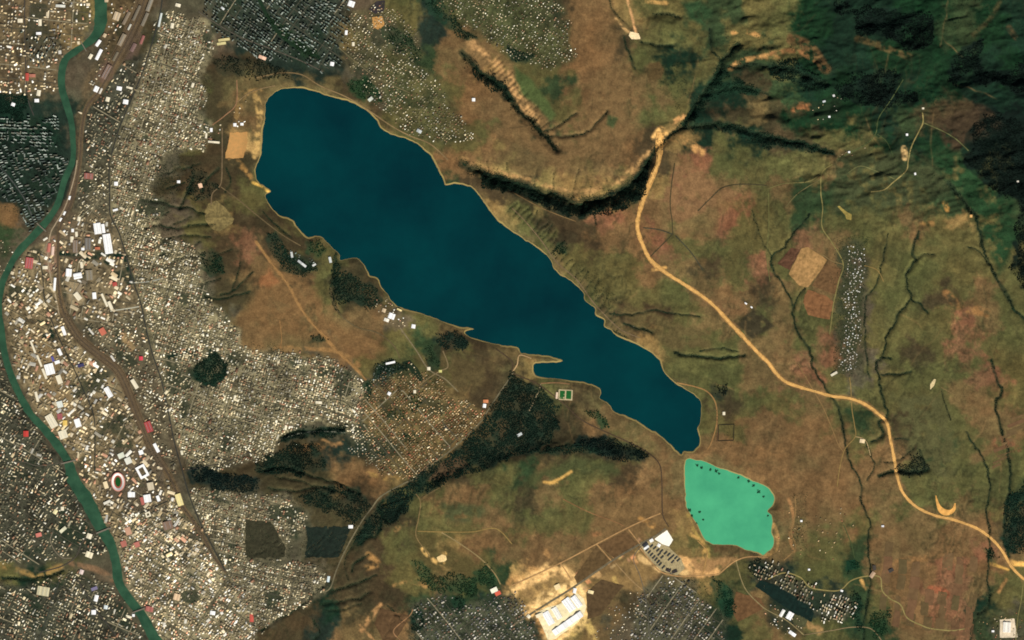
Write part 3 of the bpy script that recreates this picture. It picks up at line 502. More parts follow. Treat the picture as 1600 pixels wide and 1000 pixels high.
# ------------------------------------------------------------------ roads, railways (px)
BOULEVARD = "258 -60 250 20 225 105 207 150 186 200 175 237 170 255 171 300 172 335 185 362 197 400 207 437 220 475 226 505 237 550 252 595 262 640 272 690 285 737 296 775 312 815 335 860 352 892"
RAIL = "236 -60 225 0 205 50 178 100 155 142 136 166 129 190 126 220 124 250 118 290 110 320 97 345 91 370 90 400 90 437 95 475 105 500 125 530 155 555 182 577 197 605 210 640 225 675 240 707 260 737 274 765 284 790 300 812 318 840 334 870 352 894"
STREETS = [  # points, half width, colour
 (BOULEVARD, 1.0, (52, 52, 46), "asphalt boulevard running straight through the dense city roofs"),
 ("120 250 116 275 107 307 98 330 86 350 78 366 74 400 78 430 86 462 92 492", .9, (158, 140, 112), "pale embankment road between the river and the railway"),
 ("60 400 66 430 70 470 88 520 112 570 130 610 146 650 148 700 147 740", .8, (44, 46, 42), "dark avenue running down the crowded east bank"),
 ("205 442 232 440 250 436", .7, (160, 160, 146), "pale cross street east of the boulevard below the white works"),
 ("172 486 200 482 217 479", .9, (176, 172, 150), "pale cross street meeting the boulevard south of the works"),
 ("0 262 20 285 40 315 52 345", 1.0, (70, 72, 68), "straight grey avenue through the slab blocks in the river bend"),
 ("38 0 38 60 40 110 42 150 52 180", .8, (64, 60, 54), "grey avenue through the quarter west of the upper river"),
 ("100 722 60 728 30 722 0 740", .8, (84, 78, 66), "grey street leading west from the upper bridge"),
 ("155 830 130 845 118 870 96 885 60 895", .9, (70, 64, 54), "curving street running down into the tan ravine"),
 ("82 832 78 845 86 862 98 872 112 872", .7, (120, 110, 90), "looping pale street round the west bank quarter"),
 ("200 812 230 797 262 783", .8, (46, 46, 42), "dark street crossing the pale roofs of the east bank"),
 ("215 952 240 942 262 930", .7, (60, 58, 50), "short street leading east from the lower bridge"),
 ("120 905 135 930 150 955 175 985 190 1010", .8, (60, 62, 54), "diagonal street in the quarter south of the ravine"),
 ("95 900 85 930 75 960 60 1000", .8, (56, 58, 50), "straight street in the quarter south of the ravine"),
 ("275 660 320 675 360 665 400 655", .6, (66, 66, 52), "winding street through the dense hillside roofs"),
 ("290 735 340 725 372 715 392 705", .6, (66, 66, 52), "street climbing along the edge of the dense roofs"),
 ("440 686 470 677 500 674 540 676", .7, (112, 112, 96), "grey road cut along the dark wooded slope"),
 ("420 615 470 622 530 625 552 640", .6, (60, 60, 46), "street along the lower roofs of the hillside carpet"),
 ("533 590 532 630", .5, (50, 54, 40), "short straight street through the hillside roofs"),
 ("310 18 340 38 380 60 420 75 470 95 505 112", .8, (80, 78, 62), "road between the hilltop estate and the dark hill"),
 ("400 -10 430 45 465 75 500 90", 2.4, (24, 44, 26), "green avenue strip dividing the dark hilltop estate"),
 ("530 75 560 100 590 122 640 145", .6, (110, 100, 70), "lane through the scattered houses above the north shore"),
 ("1005 850 990 872 1000 900 1010 940 1015 1000", .5, (90, 86, 76), "lane through the slate-roofed estate by the pond"),
]
TRACKS = [  # points, half width, colour, label
 ("400 122 440 114 472 117 500 134 542 152 575 172 612 197 640 212 672 225 700 250", .9, (126, 104, 70), "road following the north shore of the reservoir"),
 ("370 125 369 162 352 180 332 195", .8, (140, 104, 74), "reddish track on the brown hill by the north west shore"),
 ("370 160 385 148 402 140 430 134", .7, (130, 108, 74), "track bending round to the reservoir's north tip"),
 ("347 200 347 250 345 287 332 302 330 320", .9, (110, 92, 66), "track climbing the hill beside the round stony field"),
 ("345 292 370 310 400 335 440 366 470 384", .8, (104, 88, 60), "road along the wooded west shore"),
 ("400 378 425 412 450 445 466 476 485 502 507 527 530 552 555 574 572 594", .9, (146, 110, 66), "long straight dirt track over the brown hill"),
 ("437 500 440 530 437 545", .6, (140, 104, 62), "short dirt track on the brown hill"),
 ("516 440 520 470 535 495 560 512 590 520 615 540 625 560", .8, (92, 80, 54), "road winding behind the wooded south shore"),
 ("625 512 650 547 670 577 695 592 716 612", .9, (120, 108, 80), "road lined with trees leading inland from the white resort"),
 ("650 606 668 592 687 580 700 572 692 548", .8, (128, 110, 78), "road through the fields east of the tree belt"),
 ("802 582 790 600 775 622 760 645 750 660 712 697 680 722 650 747 632 755 596 775 580 795 565 815 542 855 526 890 517 917 508 925", 1.0, (104, 96, 72), "long diagonal road from the reservoir down to the city"),
 ("775 545 800 565 803 583 840 600 880 630 907 655 940 672 980 690 1012 707 1030 725 1034 750 1035 800 1040 815 1045 823", .9, (72, 58, 42), "dark canal road curving along the south shore"),
 ("800 582 808 570 812 555 830 560", .8, (190, 156, 110), "sandy lane out to the pale spit"),
 ("845 600 840 615 832 632 827 642", .8, (140, 124, 94), "short pale spur into the dark wood"),
 ("845 599 870 598 890 600", .8, (150, 112, 76), "sandy lane by the twin playing fields"),
 ("1057 598 1085 604 1105 612 1118 630 1120 660 1112 690 1105 703", .9, (140, 114, 66), "sandy track behind the east shore"),
 ("1120 640 1121 670 1120 690", .6, (90, 66, 44), "track beside the walled square plot"),
 ("800 915 875 880 932 850 980 825 1008 812 1032 802", 1.0, (168, 130, 84), "straight sandy road across the brown plain"),
 ("932 850 955 876", .8, (168, 132, 88), "short sandy link road by the dark field corner"),
 ("982 827 1000 850", .8, (168, 132, 88), "short sandy link road next to the pale triangular yard"),
 ("875 880 884 892 893 907", .8, (168, 132, 88), "short sandy link road beside the bright earthworks"),
 ("962 880 985 905 1004 922", .8, (150, 122, 82), "sandy lane down to the slate-roofed estate"),
 ("1000 856 1016 876 1032 893 1057 900 1080 900 1102 899 1122 897 1136 886 1150 876 1170 870 1200 871", .9, (160, 130, 86), "sandy road round the sheds and along the pond"),
 ("1150 876 1158 905 1168 925 1190 947 1202 955 1230 970 1256 992", .8, (132, 118, 80), "lane from the pond to the white-blocked estate"),
 ("1090 845 1105 862 1102 880 1098 898", .8, (168, 130, 76), "sandy lane from the pond's dam to the sheds"),
 ("652 830 687 831 737 831 775 826 800 850", .8, (136, 112, 64), "sandy track along the foot of the southern ridge"),
 ("690 832 715 847 750 872 772 895 782 913", .9, (140, 120, 80), "pale road dropping to the red-roofed depot"),
 ("637 760 650 772 657 785 654 810 650 837 665 860 672 870", .8, (124, 104, 66), "track down to the bright quarry pit"),
 ("655 780 690 760 700 752", .6, (100, 84, 54), "track on the southern ridge"),
 ("880 780 920 800 960 815 975 822", .6, (136, 98, 62), "faint track slanting over the brown plain"),
 ("625 1000 615 985 640 962 645 952", .7, (150, 116, 76), "dirt lane beside the brown triangular field"),
 ("1300 257 1284 270 1282 300 1285 325 1284 355 1300 380 1317 412 1310 440 1302 475 1299 500 1296 522", .8, (122, 112, 66), "lane running south to the eastern village"),
 ("1200 295 1225 287 1262 284 1282 272", .8, (112, 104, 62), "lane curving west from the hamlet"),
 ("1227 324 1247 302 1282 280", .6, (104, 96, 60), "faint lane slanting through the green fields"),
 ("1325 270 1342 260 1362 265 1397 280", .7, (96, 96, 58), "lane between the hamlet and the eastern farm"),
 ("1360 300 1380 297 1395 285 1415 267 1418 252 1423 230 1434 207 1441 192 1440 176", .9, (140, 126, 76), "pale lane climbing to the hill farm"),
 ("1441 192 1475 207 1495 220 1512 236", .7, (92, 90, 56), "track from the hill farm along the dark wood"),
 ("1410 125 1392 155 1372 185 1367 210 1350 227 1325 240 1308 250", .6, (70, 80, 46), "lane winding down through the dark woods"),
 ("1370 210 1385 222 1396 248", .5, (62, 74, 42), "short lane below the dark woods"),
 ("1350 415 1370 422 1380 440", .6, (130, 110, 66), "track east of the village"),
 ("1285 398 1300 408 1317 413", .6, (128, 108, 66), "track from the square stubble field to the village"),
 ("1327 590 1329 605 1331 640 1335 665 1336 682 1320 702 1312 730 1308 760", .7, (132, 112, 68), "lane leaving the south end of the village"),
 ("1247 570 1265 600 1285 635 1300 670 1310 695 1318 706", .6, (132, 104, 64), "track down the brown fields beside the long gully"),
 ("1240 570 1246 566 1252 574", .5, (120, 96, 60), "looped track end on the brown fields"),
 ("1200 296 1201 350 1198 400 1203 440", .6, (100, 98, 56), "farm track bordering the green fields"),
 ("1336 682 1352 688 1360 712", .6, (170, 144, 100), "short lane to the pale farmyard"),
 ("1200 905 1225 895 1250 902 1265 917 1287 922 1312 922 1330 907 1355 900 1375 902 1378 922 1390 935 1407 945 1417 965 1440 977 1455 982 1487 985 1507 982", .9, (140, 120, 76), "road winding east past the gully farm"),
 ("1256 992 1300 985 1330 980 1360 982 1377 1000", .7, (124, 112, 70), "road along the south edge of the estate"),
 ("1599 905 1595 940 1590 965 1586 1010", .7, (112, 100, 62), "lane to the pale square yard"),
 ("1470 605 1490 615 1515 618", .5, (126, 106, 66), "faint field track near the pale soil scar"),
 ("1050 343 1047 320 1049 290 1054 255", .8, (66, 60, 38), "hedged field track running north on the plateau"),
 ("1050 366 1030 359 1005 356", .8, (68, 60, 40), "hedged field track crossing to the highway"),
 ("1052 365 1035 382 1016 401", .8, (64, 58, 38), "hedged field track running south west to the highway"),
 ("1055 368 1080 395 1098 422", .8, (68, 62, 40), "hedged field track running south east on the plateau"),
 ("1050 343 1051 366", .8, (66, 60, 38), "hedged field track junction on the plateau"),
 ("1090 330 1110 310 1130 293 1160 288 1198 290", .8, (64, 58, 38), "hedged field track climbing to the north east"),
 ("1318 820 1330 850 1335 872", .7, (66, 70, 40), "grassy track beside the long gully"),
 ("1242 775 1243 800 1236 830 1243 855 1225 875", .9, (136, 104, 66), "sandy track between pond and scattered houses"),
 ("800 300 840 322 870 335 900 346", .7, (128, 98, 62), "terrace track above the north east shore"),
 ("800 325 820 345 845 375 870 410 900 436 925 470 945 492 970 515 1000 528", .8, (112, 96, 62), "track along the hummocky north east shore"),
]
def _road_mat(rgb, cache={}):
    k = tuple(int(c / 10) for c in rgb)
    if k not in cache: cache[k] = flat_mat("road_surface", rgb, n1=60, amp=.22)
    return cache[k]
ROADLINES = []
# ================================================================== keep-out mask for buildings, ground under the districts
NOB = np.zeros_like(H)
def keep_out(p, wpx):
    sl, D, _, _, _ = pl_dist(p, wpx + 4); NOB[sl] = np.maximum(NOB[sl], (D < wpx).astype(float))
for s, hw_, rgb, lab in STREETS + TRACKS: keep_out(catmull(pts2(s), 5), hw_ + 1.0)
sl, d_ = WATER["river"]; NOB[sl] = np.maximum(NOB[sl], (d_ < 1.6).astype(float))
for nm in ("lake", "pond"):
    sl, d_ = WATER[nm]; NOB[sl] = np.maximum(NOB[sl], (d_ < 3).astype(float))
NOB = np.maximum(NOB, (SCRUB > .55).astype(float))
for s in ("477 823 549 823 538 850 530 871 476 871 480 845", "383 812 424 815 436 838 447 857 444 872 384 872", "1188 906 1215 915 1262 945 1272 958 1268 972 1240 958 1200 930 1180 916", "292 735 310 724 342 738 400 748 402 770 350 766 300 752", "298 582 305 570 322 558 335 547 355 572 350 590 335 602 300 592", "312 400 330 385 348 398 350 428 330 432 316 418", "-20 152 38 152 38 184 -20 182", "432 690 470 668 540 662 542 678 490 684 450 690"):
    sl, D = sdf(pts2(s), 6); NOB[sl] = np.maximum(NOB[sl], (D < .8).astype(float))
u_n = fbm(PX, PY, 16, 3, 71); u_g = fbm(PX, PY, 34, 4, 72)
for nm, s, kd, pal, ang, su, sv, sz, den, g, ps, phrase in DIST:
    p = pts2(s); sl, D = sdf(p, 12); D = D + HW[sl] * 5
    D = D + u_n[sl] * 9; m = sstep(7, -6, D) * ps
    col = lin(g) * np.clip(1 + .75 * u_n[sl] + .5 * u_g[sl] + .75 * fbm(PX[sl], PY[sl], 4.2, 2, 74, .7), .3, 1.9)[..., None]
    green = np.clip((u_g[sl] - .2) * 3.5 + .7 * u_n[sl], 0, .85)[..., None]; col = col * (1 - green) + lin((26, 42, 28)) * green
    C[sl] += (np.maximum(col, .002) - C[sl]) * m[..., None]
# railway land and yards
rail_p = catmull(pts2(RAIL), 4)
tt = np.linspace(0, 1, len(rail_p)); rail_w = np.interp(tt, [0, .12, .2, .26, .5, .6, .7, .78, .9, 1], [15, 13, 6, 3.2, 3.4, 8, 7, 7, 4, 2])
sl, D, SD, V, T = pl_dist(rail_p, 22, rail_w)
col = lin((104, 86, 60)) * (1 + .35 * fbm(D * 3 + 40, T * 60, 3, 2, 73))[..., None]
mk = sstep(1.0, -1.0, D - V)[..., None]; C[sl] += (col - C[sl]) * mk * .9
keep_out(rail_p, 3.2); NOB[sl] = np.maximum(NOB[sl], (D < V * .92).astype(float))
for s, g in (("205 35 226 60 214 88 196 82 190 60", (92, 76, 58)), ("163 88 178 102 176 122 160 130 148 124", (98, 78, 62)), ("206 66 216 66 206 92 192 95", (84, 68, 56)), ("86 345 106 300 116 262 120 262 112 318 96 350", (92, 76, 58)),
             ("56 515 80 540 95 580 110 620 128 660 112 680 84 640 60 600 40 560 40 530", (128, 108, 76)), ("72 372 86 368 88 420 80 430 68 420", (140, 110, 88)), ("96 350 122 340 135 400 100 396", (104, 90, 68)), ("100 440 125 440 132 475 112 480", (150, 132, 100)),
             ("186 520 205 520 212 545 200 552", (146, 122, 84)), ("170 700 250 700 262 800 196 800 160 760", (92, 80, 62))):
    paint_poly(pts2(s), g, 2, 1.2, .35)
for s in ("94 396 120 398 160 397 196 400", "170 402 192 404 206 440 196 440 178 425", "60 500 78 510 80 530 66 525", "132 405 150 402 168 412", "255 560 270 555 290 548", "298 555 330 548 352 575 336 602 300 590", "-10 150 38 152 38 185 -10 182"):
    paint_line(s, 4, (18, 40, 28), .1)

# ------------------------------------------------------------------ scatter buildings over the districts
STREET_RUNS = []
for k, (nm, s, kd, pal, ang, su, sv, sz, den, g, ps, phrase) in enumerate(DIST):
    if nm not in ("e", "f", "g", "h", "i", "j", "k", "l", "m", "q", "n", "a", "r", "t"): continue
    p = pts2(s); c = p.mean(0); R = np.hypot(*(p - c).T).max() + 4; a = math.radians(ang); lr = random.Random(k)
    lines = []
    v_ = -R
    while v_ < R: lines.append(('v', v_)); v_ += lr.uniform(11, 24)
    v_ = -R
    while v_ < R: lines.append(('u', v_)); v_ += lr.uniform(18, 38)
    for ax_, val in lines:
        q = np.arange(-R, R, 2.0); U = q if ax_ == 'v' else np.full_like(q, val); V_ = np.full_like(q, val) if ax_ == 'v' else q
        bend = 4.0 * np.sin(U / 37 + k) + 3.0 * np.sin(V_ / 29 + 2 * k); lx = U + .13 * bend; ly = V_ + .5 * bend
        x = c[0] + lx * math.cos(a) - ly * math.sin(a); y = c[1] + lx * math.sin(a) + ly * math.cos(a)
        ok = inside(p, x, y) & (field_at(NOB, x, y) < .5) & (x > -68) & (x < 1668) & (y > -68) & (y < 1068) & (fbm(x, y, 60, 2, 98) > -.25)
        i0 = None
        for i in range(len(q) + 1):
            if i < len(q) and ok[i]:
                if i0 is None: i0 = i
            elif i0 is not None:
                if i - i0 >= 7: STREET_RUNS.append((np.stack([x[i0:i], y[i0:i]], 1), phrase, lr.random()))
                i0 = None
for q, ph, r_ in STREET_RUNS: keep_out(q, 1.0)
def in_noise(x, y): return np.clip(.5 + 1.5 * (vnoise(x / 12, y / 12, 90) * .55 + vnoise(x / 5, y / 5, 91) * .45 - .5), 0, 1)
BLD = {'h': [], 'a': []}                     # rows: x y w l h ang r g b district
for k, (nm, s, kd, pal, ang, su, sv, sz, den, g, ps, phrase) in enumerate(DIST):
    p = pts2(s); c = p.mean(0); R = np.hypot(*(p - c).T).max() + 4; su /= S; sv /= S
    U, V_ = np.meshgrid(np.arange(-R, R, su), np.arange(-R, R, sv)); U = U.ravel(); V_ = V_.ravel()
    bend = 4.0 * np.sin(U / 37 + k) + 3.0 * np.sin(V_ / 29 + 2 * k)
    a = math.radians(ang); lx = U + .13 * bend; ly = V_ + .5 * bend
    bu = (7 if kd == 'h' else 5) * su; bv = (2 if kd == 'h' else 4) * sv
    # streets between blocks
    lx = lx + np.floor(U / bu) * .8 * su * .5; ly = ly + np.floor(V_ / bv) * .55 * sv * .5
    if kd == 'h': lx = lx + rng.normal(0, .16 * su, len(lx)); ly = ly + rng.normal(0, .16 * sv, len(ly))
    else: lx = lx + rng.normal(0, .10 * su, len(lx)); ly = ly + rng.normal(0, .08 * sv, len(ly))
    x = c[0] + lx * math.cos(a) - ly * math.sin(a); y = c[1] + lx * math.sin(a) + ly * math.cos(a)
    ok = inside(p, x + fbm(x, y, 26, 4, 6, .6) * 18, y + fbm(x, y, 26, 4, 8, .6) * 18) & (field_at(NOB, x, y) < .5) & (x > -68) & (x < 1668) & (y > -68) & (y < 1068)
    ok &= rng.random(len(x)) < np.clip(den * (.42 + 1.1 * in_noise(x, y)), 0, .97)
    ok &= ~((fbm(x, y, 34, 4, 72) > .42) & (rng.random(len(x)) < .6))
    x, y = x[ok], y[ok]; n = len(x)
    pw = rng.random(n) ** 1.7
    wv = sz[0] * (.75 + .5 * rng.random(n)); lv = sz[0] + (sz[1] - sz[0]) * pw if kd == 'h' else sz[1] * (.55 + .75 * rng.random(n))
    big = rng.random(n) < ((.17 if sz[0] >= 28 else .05) if kd == 'h' else 0); wv = np.where(big, wv * 1.6, wv); lv = np.where(big, lv * 1.6, lv)
    hv = np.where(big, 7, rng.uniform(3, 6, n)) if kd == 'h' else rng.uniform(14, 28, n)
    turn = np.where(rng.random(n) < (.4 if kd == 'h' else .12), 90, 0) + ang + 70 * (vnoise(x / 60, y / 60, 95) - .5) + rng.normal(0, 5, n)
    ci = np.array(pal)[(rng.random(n) ** 1.15 * len(pal)).astype(int)]; cc = lin(ci) * (1.0 if pal is CARPET else 1.02) * rng.uniform(.65, 1.15, (n, 1)) * np.clip(1 + 1.1 * fbm(x, y, 30, 4, 97, .6), .35, 1.8)[:, None]
    BLD[kd].append(np.column_stack([x, y, wv, lv, hv, turn, cc, np.full(n, k)]))
for kd in BLD: BLD[kd] = np.concatenate(BLD[kd])

def boxes_mesh(name, B, mat, gable=True):
    n = len(B); x, y = WX(B[:, 0]), WY(B[:, 1]); hw_, hl, hh = B[:, 2] / 2, B[:, 3] / 2, B[:, 4]
    z0 = hgt(B[:, 0], B[:, 1]); a = np.radians(-B[:, 5]); ca, sa = np.cos(a), np.sin(a)
    rh = hh + (.28 * B[:, 2] if gable else 0.0)
    lx = [-1, 1, 1, -1, -1, 1, 1, -1, 0, 0]; ly = [-1, -1, 1, 1, -1, -1, 1, 1, -1, 1]
    nv = 10 if gable else 8; vtx = np.zeros((n, nv, 3))
    for i in range(nv):
        px_, py_ = lx[i] * hw_, ly[i] * hl
        vtx[:, i, 0] = x + px_ * ca - py_ * sa; vtx[:, i, 1] = y + px_ * sa + py_ * ca
        vtx[:, i, 2] = z0 - 6 if i < 4 else (z0 + hh if i < 8 else z0 + rh)
    if gable: F = [(0, 1, 5, 8, 4), (1, 2, 6, 5), (2, 3, 7, 9, 6), (3, 0, 4, 7), (4, 8, 9, 7), (8, 5, 6, 9)]; roof = [0, 0, 0, 0, 1, 1]
    else: F = [(0, 1, 5, 4), (1, 2, 6, 5), (2, 3, 7, 6), (3, 0, 4, 7), (4, 5, 6, 7)]; roof = [0, 0, 0, 0, 1]
    flat = np.concatenate([np.array(f) for f in F]); lens = np.array([len(f) for f in F])
    idx = (flat[None] + (np.arange(n) * nv)[:, None]).ravel()
    st = (np.concatenate([[0], np.cumsum(lens)[:-1]])[None] + (np.arange(n) * len(flat))[:, None]).ravel()
    wall = lin((150, 140, 120)); colr = np.where(np.array(roof)[None, :, None] > 0, B[:, None, 6:9], wall * .8)
    return mesh_np(name, vtx.reshape(-1, 3), idx, st, mat, colr.reshape(-1, 3), 'FACE')

